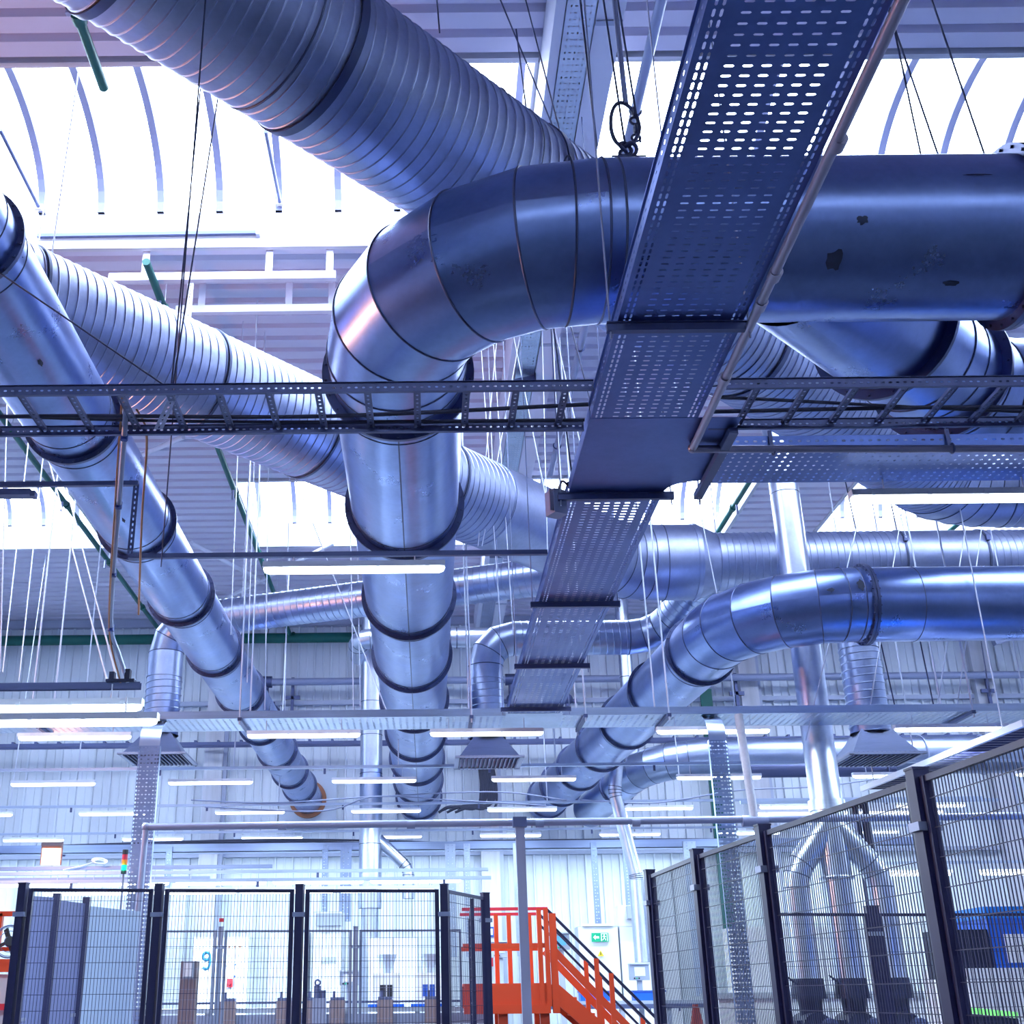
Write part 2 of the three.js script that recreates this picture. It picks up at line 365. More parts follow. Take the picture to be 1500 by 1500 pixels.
{
  const z = -27, o = thing('roof_truss', 'white steel truss members beyond the white vertical duct', 'truss', [9.613, 11.613, -27]);
  for (const [p, q, w] of [[[10.389, 14.172, -27], [9.124, 12.335, -27], 0.34], [[9.569, 12.784, -27], [10.347, 11.517, -27], 0.12], [[9.507, 12.694, -27], [9.33, 10.739, -27], 0.22], [[10.94, 13.601, -27], [10.397, 10.728, -27], 0.26], [[10.526, 11.604, -27], [12.097, 13.589, -27], 0.14]]) part('strut', bar(p, q, w, 0.16, [0, 0, 1]), w < 0.13 ? M.greyPipe : M.whiteSteel, o);
  const k = thing('roof_girder', 'white box girder meeting the end wall column', 'girder', [14.743, 10.758, -30]);
  part('girder_arm', bar([14.08, 10.056, -28], [15.008, 10.487, -28], 0.4, 0.3), M.whiteSteel, k); part('knee_brace', bar([14.871, 10.011, -30], [15.729, 10.28, -30], 0.2, 0.2), M.greyPipe, k);
}

// ---------------------------------------------------------------- big ducts
const R2 = (p, d, s) => [p[0] + d[0] * s, p[1] + d[1] * s, p[2] + d[2] * s];
function straight(o, p, q, r, m, seg = 48) { return part('duct_section', cyl(p, q, r, r, seg, true), m, o); }
function flange(o, p, d, r, bolts = 26, w = 0.048) { return part('flange', collar(p, d, r - 0.004, r + w, 0.035, bolts), M.flange, o); }
function seam(o, p, d, r, t = 0.006) { return part('seam', ring(p, d, r, t), M.seam, o); }
// segmented elbow: corner point c, directions in (d0) and out (d1), bend radius R
function elbow(o, c, d0, d1, R, r, n, m, beadMat = M.seam, name = 'elbow_segment') {
  const a = v3(d0).normalize(), b = v3(d1).normalize(), th = a.angleTo(b), T = R * Math.tan(th / 2);
  const s = v3(c).addScaledVector(a, -T), nrm = b.clone().addScaledVector(a, -a.dot(b)).normalize(), ctr = s.clone().addScaledVector(nrm, R);
  const ax = new THREE.Vector3().crossVectors(a, nrm).normalize();
  const ringAt = (t) => { const e = nrm.clone().multiplyScalar(-1).applyAxisAngle(ax, t); return { p: ctr.clone().addScaledVector(e, R), e }; };
  const S = 48;
  for (let k = 0; k < n; k++) {
    const rows = [0, 1].map((j) => {
      const { p, e } = ringAt(th * (k + j) / n), row = [];
      for (let i = 0; i <= S; i++) { const u = i / S * 2 * Math.PI, q = p.clone().addScaledVector(e, Math.cos(u) * r).addScaledVector(ax, Math.sin(u) * r); row.push([q.x, q.y, q.z, u * r, (k + j) / n * th * R]); }
      return row;
    });
    part(name, gridGeo(rows.reverse()), m, o);
    if (beadMat) { const { p, e } = ringAt(th * k / n); part('seam', ring(p.toArray(), new THREE.Vector3().crossVectors(ax, e).toArray(), r, 0.009), beadMat, o); }
  }
  if (beadMat) { const { p, e } = ringAt(th); part('seam', ring(p.toArray(), new THREE.Vector3().crossVectors(ax, e).toArray(), r, 0.009), beadMat, o); }
  return { start: s.toArray(), end: ringAt(th).p.toArray() };
}
// spiral wound duct: ridges run round on a helix
function spiralSection(o, p, q, r, m, pitch = 0.108, ridge = 0.009, S = 56) {
  const a = v3(p), b = v3(q), d = b.clone().sub(a), L = d.length(), f = frameOf(d), rows = [];
  const add1 = (s, h) => {
    const row = [];
    for (let i = 0; i <= S; i++) {
      const u = i / S * 2 * Math.PI, w = Math.min(L, Math.max(0, s + pitch * (i / S - 0.5)));
      const k = new THREE.Vector3(Math.cos(u) * (r + h), Math.sin(u) * (r + h), w).applyMatrix4(f).add(a); row.push([k.x, k.y, k.z, u * r, w]);
    }
    rows.push(row);
  };
  const n = Math.ceil(L / pitch) + 1;
  for (let k = 0; k < n; k++) for (const [t, h] of [[0, 0], [0.40, 0], [0.425, 0], [0.455, ridge], [0.515, ridge], [0.545, 0], [0.57, 0], [0.95, 0]]) add1((k + t - 0.5) * pitch, h);
  return part('spiral_section', gridGeo(rows), m, o);
}
function band(o, p, d, r, w = 0.05, m = M.flange) { return part('clamp_band', collar(p, d, r, r + 0.014, w, 0), m, o); }
function blob(o, axisP, axisD, r, ang, along, sa, sl, name = 'grease_stain') {    // thin dirt patch lying on a duct
  const f = frameOf(axisD), n = 18, pos = [], idx = [], a0 = v3(axisP);
  const P = (u, s) => { const k = new THREE.Vector3(Math.cos(u) * (r + 0.0025), Math.sin(u) * (r + 0.0025), s).applyMatrix4(f).add(a0); pos.push(k.x, k.y, k.z); };
  P(ang, along); for (let i = 0; i < n; i++) { const t = i / n * 2 * Math.PI, w = 0.7 + 0.5 * rnd(); P(ang + Math.cos(t) * sa / r * w, along + Math.sin(t) * sl * w); }
  for (let i = 0; i < n; i++) idx.push(0, 1 + i, 1 + (i + 1) % n);
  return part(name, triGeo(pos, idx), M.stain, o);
}
const HY = 6.3;
// near duct: cross run, elbow, then away to the end wall
{
  const r = 0.55, o = thing('elbow_duct', 'large dark smooth steel duct turning through a segmented elbow towards the end wall', 'duct', [-0.2, HY - r, -8]);
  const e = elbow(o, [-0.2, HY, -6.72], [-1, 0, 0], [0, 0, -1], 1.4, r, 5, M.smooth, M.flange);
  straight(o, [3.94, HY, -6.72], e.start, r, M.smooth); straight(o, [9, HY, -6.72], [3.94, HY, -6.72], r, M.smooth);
  flange(o, [3.94, HY, -6.72], [1, 0, 0], r, 24, 0.07); flange(o, [3.98, HY, -6.72], [1, 0, 0], r, 24, 0.07);
  seam(o, [e.start[0] + 0.1, HY, -6.72], [1, 0, 0], r, 0.009);
  const zs = [-8.5, -11.3, -14.3, -17.1, -20.0, -22.7, -25.5, -28.2, -30.8];
  straight(o, e.end, [-0.2, HY, zs[0]], r, M.smooth);
  zs.forEach((z, i) => {
    const z1 = zs[i + 1] ?? ZB + 0.14; straight(o, [-0.2, HY, z], [-0.2, HY, z1], r, M.smooth);
    flange(o, [-0.2, HY, z], [0, 0, 1], r, 26, i < 2 ? 0.07 : 0.055); seam(o, [-0.2, HY, z - 0.22], [0, 0, 1], r); seam(o, [-0.2, HY, z + 0.16], [0, 0, 1], r);
    part('lengthwise_seam', bbox(-0.206, -0.194, HY - r - 0.004, HY - r + 0.004, z1, z), M.seam, o);
  });
  // lifting lug and knotted sling seam at the top of the cross run
  part('lifting_lug', [bbox(1.33, 1.57, HY + r - 0.02, HY + r + 0.14, -6.76, -6.68), ring([1.45, HY + r + 0.1, -6.72], [0, 0, 1], 0.05, 0.02, 14, 6)], M.flange, o);
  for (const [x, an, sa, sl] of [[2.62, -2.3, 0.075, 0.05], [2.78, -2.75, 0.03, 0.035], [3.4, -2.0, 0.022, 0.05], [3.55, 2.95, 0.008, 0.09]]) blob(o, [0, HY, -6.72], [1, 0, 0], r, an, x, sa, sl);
  const w = ring([0.98, HY, -6.72], [1, 0.0, 0], r + 0.012, 0.008); part('steel_sling', w, M.darkWire, o);
}
{
  const o = thing('knotted_sling', 'dark knotted rope sling hanging from the roof to the duct lifting lug', 'sling', [1.45, HY + 0.7, -6.72]);
  const k = [1.45, HY + 0.75, -6.72], pts = [];
  for (let i = 0; i <= 16; i++) { const t = i / 16 * 2 * Math.PI; pts.push(new THREE.Vector3(k[0] + Math.sin(t) * 0.1, k[1] + 0.24 - Math.cos(t) * 0.19, k[2] + 0.02 * Math.sin(2 * t))); }
  part('loop', new THREE.TubeGeometry(new THREE.CatmullRomCurve3(pts), 60, 0.014, 8), M.darkWire, o);
  part('knot', new THREE.TorusKnotGeometry(0.045, 0.014, 48, 6, 2, 3).translate(k[0], k[1] + 0.02, k[2]), M.darkWire, o);
  part('chain_links', [0, 1, 2, 3].map((i) => ring([k[0] + 0.07, k[1] + 0.12 + i * 0.075, k[2]], i % 2 ? [1, 0, 0] : [0, 0, 1], 0.03, 0.01, 14, 6)), M.darkWire, o);
  part('hanging_rope', poly([[k[0] + 0.02, k[1] + 0.42, k[2]], [k[0] - 0.0, H - 2, k[2] - 0.05], [k[0] - 0.06, H, k[2] - 0.1]], 0.02, 8), M.greyPipe, o);
}
// duct A: bolted duct running away at the far side of the ladder tray
{
  const r = 0.39, x = -3.14, y = 6.4, o = thing('bolted_duct', 'slimmer bolted steel duct running straight to a rust-rimmed end in the end wall', 'duct', [x, y - r, -4]);
  const zs = [-1.5, -4.1, -6.75, -9.5, -12.0, -14.5, -17.1, -19.7, -22.3, -24.9, -27.4, -29.6];
  zs.forEach((z, i) => {
    straight(o, [x, y, z], [x, y, zs[i + 1] ?? ZB + 0.15], r, M.smooth);
    flange(o, [x, y, z], [0, 0, 1], r, 24); seam(o, [x, y, z - 0.2], [0, 0, 1], r); seam(o, [x, y, z + 0.22], [0, 0, 1], r);
  });
  part('rusty_rim', collar([x, y, ZB + 0.24], [0, 0, 1], r, r + 0.1, 0.1, 0), M.rust, o);
  part('wall_plate', bbox(x - 0.75, x + 0.75, y - 0.75, y + 0.75, ZB + 0.1, ZB + 0.16), M.wall, o);
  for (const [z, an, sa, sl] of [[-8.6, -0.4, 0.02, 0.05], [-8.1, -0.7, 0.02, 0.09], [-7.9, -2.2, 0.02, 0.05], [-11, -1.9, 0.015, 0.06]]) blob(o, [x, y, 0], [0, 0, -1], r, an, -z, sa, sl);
}
// duct C: cross run at the right, elbow, then away
{
  const r = 0.49, y = 6.3, zc = -14.9, o = thing('bent_duct', 'pale steel duct with a segmented elbow in front of the white vertical duct', 'duct', [4.2, y - r, -16]);
  const d1 = [-0.068, 0, -0.9977], e = elbow(o, [4.25, y, zc], [-1, 0, 0], d1, 1.5, r, 5, M.smooth, M.flange);
  straight(o, [5.75, y, zc], e.start, r, M.smooth); straight(o, [14, y, zc], [5.75, y, zc], r, M.smooth);
  flange(o, [5.75, y, zc], [1, 0, 0], r, 30); flange(o, [5.79, y, zc], [1, 0, 0], r, 30); seam(o, [6.4, y, zc], [1, 0, 0], r); seam(o, [5.45, y, zc], [1, 0, 0], r);
  const at = (z) => [4.25 + (z - zc) * 0.0682, y, z], zs = [-17.1, -19.6, -22.0, -24.4, -26.8, -29.2, -31.2];
  straight(o, e.end, at(zs[0]), r, M.smooth);
  zs.forEach((z, i) => { straight(o, at(z), at(zs[i + 1] ?? ZB + 0.14), r, M.smooth); flange(o, at(z), d1, r, 26); seam(o, at(z - 0.22), d1, r); });
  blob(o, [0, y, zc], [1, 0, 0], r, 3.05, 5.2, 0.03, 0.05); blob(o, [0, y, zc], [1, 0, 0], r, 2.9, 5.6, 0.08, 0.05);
}
// diagonal smooth branch under the near cross run
{
  const r = 0.5, d = [0.7071, 0, -0.7071], p0 = [2.37, HY, -6.72], o = thing('flanged_branch_duct', 'dark flanged duct branching diagonally from under the near cross duct', 'duct', [3.5, HY - r, -8]);
  const f1 = R2(p0, d, 1.65), f2 = R2(p0, d, 2.68);
  straight(o, R2(p0, d, 0.3), f1, r, M.smooth); straight(o, f1, f2, r, M.smooth);
  flange(o, f1, d, r, 18, 0.08); flange(o, f2, d, r, 18, 0.08); seam(o, R2(p0, d, 2.15), d, r, 0.01); seam(o, R2(p0, d, 2.42), d, r, 0.008);
  const c = R2(p0, d, 3.3), e = elbow(o, c, d, [1, 0, 0], 1.0, r, 2, M.smooth, M.flange); straight(o, f2, e.start, r, M.smooth); straight(o, e.end, [9, HY, e.end[2]], r, M.smooth);
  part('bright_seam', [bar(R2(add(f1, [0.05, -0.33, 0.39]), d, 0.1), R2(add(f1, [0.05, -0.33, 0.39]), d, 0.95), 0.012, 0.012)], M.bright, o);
}
// spiral ducts at 45 degrees
{
  const r = 0.61, d = [0.7028, 0, -0.7114], y = 8, p = [0.208, y, -7.794], o = thing('spiral_duct', 'broad blue-grey spiral-wound duct crossing diagonally above the near elbow duct', 'duct', [0.2, y - r, -7.8]);
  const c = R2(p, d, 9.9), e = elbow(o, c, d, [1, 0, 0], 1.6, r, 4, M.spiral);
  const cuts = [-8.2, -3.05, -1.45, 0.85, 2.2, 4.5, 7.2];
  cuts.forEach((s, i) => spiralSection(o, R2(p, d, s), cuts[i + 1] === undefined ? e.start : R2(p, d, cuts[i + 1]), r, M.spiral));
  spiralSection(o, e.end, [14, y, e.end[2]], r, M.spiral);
  for (const s of [-3.05, -1.45, 0.85, 4.5]) { band(o, R2(p, d, s), d, r + 0.008, 0.07); seam(o, R2(p, d, s - 0.34), d, r + 0.004, 0.008); }
  for (const s of [-1.45, 0.85]) part('hanger_clip', box(0.1, 0.1, 0.06, ...add(R2(p, d, s), [-0.25, 0.56, 0.25])), M.darkSteel, o);
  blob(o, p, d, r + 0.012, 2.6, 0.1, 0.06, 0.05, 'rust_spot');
}
{
  const r = 0.61, d = [0.6762, 0, -0.7367], y = 8, p = [-0.248, y, -14.227], o = thing('long_spiral_duct', 'silvery spiral-wound duct passing behind the bolted ducts and turning along the hall', 'duct', [-0.2, y - r, -14.2]);
  const c = R2(p, d, 5.05), e = elbow(o, c, d, [1, 0, 0], 1.5, r, 4, M.spiral);
  const cuts = [-10.5, -5.6, -3.4, -1.7, 0.6, 1.6];
  cuts.forEach((s, i) => { const q = cuts[i + 1] === undefined ? e.start : R2(p, d, cuts[i + 1]); (i === 5 ? straight : spiralSection)(o, R2(p, d, s), q, r, M.spiral); });
  for (const s of [-5.6, -3.4, -1.7, 0.6]) band(o, R2(p, d, s), d, r + 0.008, 0.03, M.seam);
  const x1 = e.end[0], z = e.end[2];
  straight(o, e.end, [x1 + 0.55, y, z], r, M.spiral); band(o, [x1 + 0.5, y, z], [1, 0, 0], r, 0.06, M.spiral);
  part('reducer', cyl([x1 + 0.55, y, z], [x1 + 0.85, y, z], r, 0.47, 48, true), M.spiral, o);
  const cx = [x1 + 0.85, 7.6, 8.9, 15]; spiralSection(o, [cx[0], y, z], [cx[1], y, z], 0.47, M.spiral); straight(o, [cx[1], y, z], [cx[2], y, z], 0.475, M.spiral); spiralSection(o, [cx[2], y, z], [cx[3], y, z], 0.47, M.spiral);
  for (const x of [5.7, 7.6, 8.9]) { band(o, [x, y, z], [1, 0, 0], 0.478, 0.03, M.seam); part('hanger_clip', box(0.06, 0.09, 0.06, x, y + 0.2, z + 0.47), M.darkSteel, o); }
}
// drops with air diffusers
function diffuser(o, x, y, z, turn = 0) {      // y: underside
  const w = 0.5, g = new THREE.CylinderGeometry(0.3, w * 1.414, 0.42, 4, 1, true).rotateY(Math.PI / 4 + turn).toNonIndexed(); g.computeVertexNormals(); g.setIndex([...Array(g.attributes.position.count).keys()]);
  const h = part('hood', g.translate(x, y + 0.27, z), M.branch, o);
  part('hood_rim', [box(1.14, 0.03, 0.07, x, y + 0.05, z + 0.53, 0), box(1.14, 0.03, 0.07, x, y + 0.05, z - 0.53), box(0.07, 0.03, 1.14, x + 0.53, y + 0.05, z), box(0.07, 0.03, 1.14, x - 0.53, y + 0.05, z)], M.flash, h);
  for (let k = -7; k <= 7; k++) part('louvre', box(0.02, 0.06, 1.0, x + k * 0.068, y + 0.05, z), M.darkSteel, h);
}
{
  const r = 0.3, x = -4.56, z = -20.2, o = thing('diffuser_drop', 'small spiral duct elbowing down to a louvred diffuser behind the bolted duct', 'duct', [x, 5.4, z]);
  const hz = 7.75, far = [2.5, hz, -17.62], d0 = v3([x, hz, z]).sub(v3(far)).normalize().toArray();
  const e = elbow(o, [x, hz, z], d0, [0, -1, 0], 0.55, r, 3, M.branch); spiralSection(o, far, e.start, r, M.branch, 0.12, 0.008);
  straight(o, e.end, [x, 6.75, z], r, M.branch); spiralSection(o, [x, 6.75, z], [x, 5.75, z], r, M.branch, 0.12, 0.012); diffuser(o, x, 5.3, z);
}
{
  const r = 0.3, x = 1.04, z = -20, o = thing('diffuser_drop', 'spiral duct bending down to a louvred diffuser beside the black cable bundle', 'duct', [x, 5.2, z]);
  const y = 7.35, e = elbow(o, [x, y, z], [-1, 0, 0], [0, -1, 0], 0.5, r, 3, M.branch);
  const e2 = elbow(o, [4.05, y, z], v3([-1.1, -1.1, -2.0]).normalize().toArray(), [-1, 0, 0], 0.8, r, 3, M.branch);
  spiralSection(o, e2.end, e.start, r, M.branch, 0.12, 0.008); spiralSection(o, R2(e2.start, v3([1.1, 1.1, 2.0]).normalize().toArray(), 1.6), e2.start, r, M.branch, 0.12, 0.008);
  straight(o, e.end, [x, 6.6, z], r, M.branch); spiralSection(o, [x, 6.6, z], [x, 5.6, z], r, M.branch, 0.12, 0.012); diffuser(o, x, 5.15, z);
}
{
  const r = 0.3, x = 6.75, z = -17.9, o = thing('diffuser_drop', 'spiral duct dropping straight to a brownish diffuser hood under the bent duct', 'duct', [x, 4.7, z]);
  straight(o, [x, 7.6, z], [x, 6.5, z], r, M.branch); spiralSection(o, [x, 6.5, z], [x, 5.2, z], r, M.branch, 0.12, 0.012); diffuser(o, x, 4.76, z, 0.0);
}
// pale duct along the back at the right
{
  const r = 0.42, z = -27.4, y = [9.056, 6.595, -27.4][1], o = thing('pale_duct', 'pale matt duct with thin collars running behind the right cable drop', 'duct', [6, y - r, z]);
  const e = elbow(o, [5.2, y, z], [-1, 0, 0], [-0.25, -0.16, -0.94], 1.7, r, 5, M.branch);
  straight(o, [14, y, z], e.start, r, M.branch); const q = R2(e.end, v3([-0.25, -0.16, -0.94]).normalize().toArray(), 0.8); straight(o, e.end, q, r, M.branch); flange(o, q, [-0.25, -0.16, -0.94], r, 16); straight(o, q, R2(q, v3([-0.25, -0.16, -0.94]).normalize().toArray(), 1.9), r, M.branch);
  for (const x of [9.9, 11.4, 12.8, 14]) part('collar', ring([x, y, z], [1, 0, 0], r + 0.02, 0.02), M.greyPipe, o);
  const b = thing('black_pipe', 'dark pipe ending in a hook-shaped bracket under the pale duct', 'pipe', [8, 5.2, -24]);
  part('tube', cyl([6.5, 5.7, -24], [9.4, 5.7, -24], 0.14, 0.14, 16), M.darkSteel, b); part('hook_bracket', ring([9.3, 5.68, -24], [1, 0, 0.3], 0.17, 0.03, 20, 6), M.darkSteel, b);
}
// white vertical ducts
{
  const x = 5.5, z = -16.6, r = 0.215, o = thing('vertical_duct', 'bright white-silver vertical duct branching into three machine legs behind the mesh fence', 'duct', [x, 0.9, z]);
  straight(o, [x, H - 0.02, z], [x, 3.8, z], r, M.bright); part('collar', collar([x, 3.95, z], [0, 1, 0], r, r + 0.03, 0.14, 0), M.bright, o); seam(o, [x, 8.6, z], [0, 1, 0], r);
  straight(o, [x, 3.8, z], [x, 3.0, z], r * 0.95, M.bright); part('clamp_ring', ring([x, 3.0, z], [0, 1, 0], r * 0.95, 0.03), M.bright, o); straight(o, [x, 3.0, z], [x, 1.75, z], 0.19, M.bright);
  for (const s of [-1, 1]) { const dz = 0.02; const e = elbow(o, [x + s * 0.56, 3.05, z + dz], [s * 0.62, -0.78, 0], [0, -1, 0], 0.5, 0.17, 2, M.bright); straight(o, [x, 3.75, z + dz], e.start, 0.17, M.bright); straight(o, e.end, [x + s * 0.56, 1.75, z + dz], 0.17, M.bright); }
  [-0.56, 0, 0.56].forEach((dx, k) => {
    const X = x + dx, m = thing('machine_head', 'black machine head under a leg of the branching white duct', 'machine', [X, 0, z], 'machine heads under the branching duct');
    part('suction_boot', cyl([X, 1.745, z], [X, 1.5, z], 0.2, 0.22, 20), M.machineDark, m); part('neck', cyl([X, 1.5, z], [X, 1.3, z], 0.16, 0.14, 16), M.machineDark, m);
    part('motor', [cyl([X - 0.02, 1.14, z + 0.32], [X - 0.02, 1.14, z - 0.3], 0.2, 0.2, 24), bbox(X - 0.26, X + 0.1, 0.87, 1.25, z - 0.3, z + 0.2)], M.machineDark, m);
    part('motor_cap', cyl([X + 0.12, 1.16, z + 0.2], [X + 0.12, 1.16, z + 0.4], 0.13, 0.11, 20), M.darkSteel, m); part('lever', cyl([X - 0.1, 1.62, z + 0.1], [X - 0.32, 1.78, z + 0.15], 0.018, 0.012, 8), M.machineDark, m);
    part('stand', bbox(X - 0.25, X + 0.25, 0, 0.85, z - 0.25, z + 0.25), M.machineGrey, m);
  });
}
{
  const x = -1.3, z = -28, r = 0.26, o = thing('vertical_duct', 'tall pale vertical duct behind the big elbow duct, with a side elbow', 'duct', [x, 0, z]);
  straight(o, [x, H - 0.02, z], [x, 3.4, z], r, M.bright); for (const y of [8.1, 7.3, 6.4, 4.8]) seam(o, [x, y, z], [0, 1, 0], r, 0.008);
  part('collar', collar([x, 6.3, z], [0, 1, 0], r, r + 0.03, 0.05, 0), M.bright, o); straight(o, [x, 3.4, z], [x, 0.2, z], 0.2, M.bright);
  const e = elbow(o, [-1.263, 4.417, -28], [1, 0.001, 0.0], [1, -0.9, 0], 0.02, 0.13, 1, M.bright, null);
  const c = [-0.438, 4.26, -28]; const e2 = elbow(o, c, [0.72, -0.69, 0], [0, -1, 0], 0.35, 0.13, 3, M.bright); straight(o, R2(e2.start, [-0.72, 0.69, 0], 1.05), e2.start, 0.13, M.bright); straight(o, e2.end, [e2.end[0], 3.6, z], 0.13, M.bright);
}
{
  const y = 9.45, z = -27.2, r = 0.24, o = thing('cross_pipe', 'pale round pipe crossing behind the big elbow duct with a capped elbow', 'pipe', [0, y - r, z]);
  const e = elbow(o, [-1.6, y, z], [-1, 0, 0], [0, -0.2, -1], 0.3, r, 3, M.bright); straight(o, [1.7, y, z], e.start, r, M.bright); straight(o, e.end, R2(e.end, [0, -0.2, -1], 0.6), r, M.bright); for (const x of [0.6, 0.75]) seam(o, [x, y, z], [1, 0, 0], r, 0.015);
}
{
  const p = [5.036, 10.548, -29], o = thing('vertical_duct', 'thin white vertical duct coming down behind the bent duct', 'duct', [p[0], 7, -29]);
  straight(o, [p[0], H, -29], [p[0], 6.9, -29], 0.17, M.bright); seam(o, [p[0], 8.9, -29], [0, 1, 0], 0.17, 0.01);
}
{
  const z = -25.2, a = [4.065, 6.279, -25.2], b = [3.937, 5.495, -25.2], c = [4.263, 3.775, -25.2], d = [4.066, 2.275, -25.2], r = 0.135, o = thing('offset_duct', 'thin silvery duct stepping sideways down the end wall to a control box', 'duct', [d[0], 0, z]);
  const d1 = v3(b).sub(v3(a)).normalize().toArray(), d2 = v3(c).sub(v3(b)).normalize().toArray();
  const e = elbow(o, b, d1, d2, 0.6, r, 3, M.bright), e2 = elbow(o, c, d2, [0, -1, 0], 0.6, r, 3, M.bright);
  straight(o, a, e.start, r, M.bright); straight(o, e.end, e2.start, r, M.bright); straight(o, e2.end, [e2.end[0], [4.111, 2.147, -25.2][1], z], r * 1.15, M.bright);
}

// ---------------------------------------------------------------- cable trays
const TY = 5.0;
const wideCols = [[0.02, '-'], [0.03, 'z'], [0.03, 'z'], [0.04, '-'], ...Array(6).fill([0.075, 'x']), [0.04, '-'], [0.03, 'z'], [0.03, 'z'], [0.02, '-']];   // 0.69 wide
{
  const x0 = 1.07, W = 0.69, x1 = x0 + W, o = thing('wide_cable_tray', 'wide perforated cable tray running away under the near duct to the cross tray', 'cable tray', [x0 + W / 2, TY, -3]);
  for (const [za, zb] of [[-1.5, -4.15], [-4.15, -6.78], [-8.0, -10.6], [-10.6, -12.85], [-12.85, -15.35]]) {
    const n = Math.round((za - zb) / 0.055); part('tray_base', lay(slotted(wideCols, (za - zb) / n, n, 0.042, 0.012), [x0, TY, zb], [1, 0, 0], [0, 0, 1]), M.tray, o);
    for (const x of [x0, x1]) { const k = Math.round((za - zb) / 0.07); part('tray_side', lay(slotted([[0.03, '-'], [0.03, 'z'], [0.03, '-']], (za - zb) / k, k, 0.03, 0.012), [x, TY, zb], [0, 1, 0], [0, 0, 1]), M.tray, o); part('side_lip', bbox(x - 0.012, x + 0.012, TY + 0.088, TY + 0.094, zb, za), M.tray, o); }
  }
  // solid tee plate with a rounded inside corner
  const s = new THREE.Shape(); s.moveTo(x0, 6.78); s.lineTo(x1 + 0.28, 6.78); s.lineTo(x1 + 0.28, 7.78); s.quadraticCurveTo(x1, 7.8, x1, 8.0); s.lineTo(x0, 8.0); s.lineTo(x0, 6.78);
  part('tee_plate', new THREE.ExtrudeGeometry(s, { depth: 0.003, bevelEnabled: false, curveSegments: 10 }).rotateX(-Math.PI / 2).scale(1, 1, 1).translate(0, TY - 0.002, 0), M.tray, o);
  part('tee_side', [bbox(x0 - 0.003, x0 + 0.003, TY, TY + 0.09, -8, -6.78)], M.tray, o);
}
{
  const x0 = 2.04, z0 = -7.84, o = thing('side_cable_tray', 'dark perforated cable tray branching off the wide tray below the cable ladder', 'cable tray', [4, TY, -7.5]);
  const cols = [[0.02, '-'], [0.05, 'x'], [0.05, 'x'], [0.07, 'x'], [0.07, 'x'], [0.07, 'x'], [0.07, 'x'], [0.07, 'x'], [0.05, 'x'], [0.05, 'x'], [0.02, '-']];
  part('tray_base', lay(slotted(cols, 0.06, 100, 0.026, 0.02), [x0, TY, z0], [0, 0, 1], [1, 0, 0]), M.tray, o);
  part('tray_side', lay(slotted([[0.03, '-'], [0.04, 'z'], [0.02, '-']], 0.06, 100, 0.03, 0.014), [x0, TY, z0 + 0.59], [0, 1, 0], [1, 0, 0]), M.tray, o);
  part('tray_side', lay(slotted([[0.03, '-'], [0.04, 'z'], [0.02, '-']], 0.06, 100, 0.03, 0.014), [x0, TY, z0], [0, 1, 0], [1, 0, 0]), M.tray, o);
}
// conduit clipped along the wide tray and the side tray
{
  const o = thing('steel_conduit', 'pinkish grey steel conduit clipped along the wide tray edge and turning along the side tray', 'conduit', [1.83, TY - 0.05, -5]);
  const y = TY - 0.04, xa = 1.80;
  part('tube', cyl([xa - 0.04, y, -1.5], [xa, y, -7.15], 0.026, 0.026, 14), M.conduit, o); part('bend', new THREE.SphereGeometry(0.034, 14, 10).translate(xa, y, -7.16), M.conduit, o);
  part('tube', cyl([xa, y, -7.17], [8, y, -7.3], 0.026, 0.026, 14), M.conduit, o);
  for (const z of [-4.1, -5.1, -5.38, -6.2]) part('coupling', cyl([xa - 0.01, y, z - 0.035], [xa - 0.01, y, z + 0.035], 0.034, 0.034, 14), M.conduit, o);
  for (const x of [2.35, 3.55, 4.6]) part('clip', [ring([x, y, -7.2], [1, 0, 0], 0.032, 0.008, 16, 6), bbox(x - 0.012, x + 0.012, y, y + 0.16, -7.24, -7.225)], M.darkSteel, o);
}
const ladderRail = (o, xa, xb, y, z) => {
  const n = Math.round((xb - xa) / 0.045), cols = [[0.022, '-'], [0.02, 'z'], [0.022, '-']];
  const g = slotted(cols, (xb - xa) / n, n, 0.022, 0.011);
  part('side_rail', [lay(g, [xa, y, z], [0, 1, 0], [1, 0, 0]), bbox(xa, xb, y - 0.003, y, z - 0.012, z + 0.012), bbox(xa, xb, y + 0.064, y + 0.067, z - 0.012, z + 0.012)], M.darkSteel, o);
};
for (const [xa, xb, label] of [[-4.2, 1.05, 'black cable ladder with slotted rails crossing in front of the big elbow duct'], [1.86, 6.4, 'black cable ladder with slotted rails lying beside the side tray']]) {
  const o = thing('cable_ladder', label, 'cable ladder', [(xa + xb) / 2, 5.02, -6.7]);
  ladderRail(o, xa, xb, 5.02, -6.43); ladderRail(o, xa, xb, 5.0, -6.95);
  for (let x = xa + 0.18; x < xb; x += 0.305) {
    const s = x > 1.8 ? 0.0 : 0; part('rung', [lay(slotted([[0.008, '-'], [0.024, 'x'], [0.008, '-']], 0.052, 10, 0.02, 0.022), [x, 5.035, -6.95], [1, 0, 0], [0, 0, 1]), bbox(x - 0.002, x, 5.03, 5.05, -6.95, -6.43), bbox(x + 0.04, x + 0.042, 5.03, 5.05, -6.95, -6.43)], M.darkSteel, o);
  }
  part('cable', poly([[xa, 5.06, -6.82], [(xa + xb) / 2 - 0.8, 5.055, -6.78], [(xa + xb) / 2 + 0.9, 5.075, -6.86], [xb, 5.06, -6.7]], 0.014, 8), M.cable, o);
  part('cable', poly([[xa, 5.06, -6.62], [(xa + xb) / 2, 5.06, -6.88], [xb, 5.05, -6.9]], 0.011, 8), M.cable, o);
}
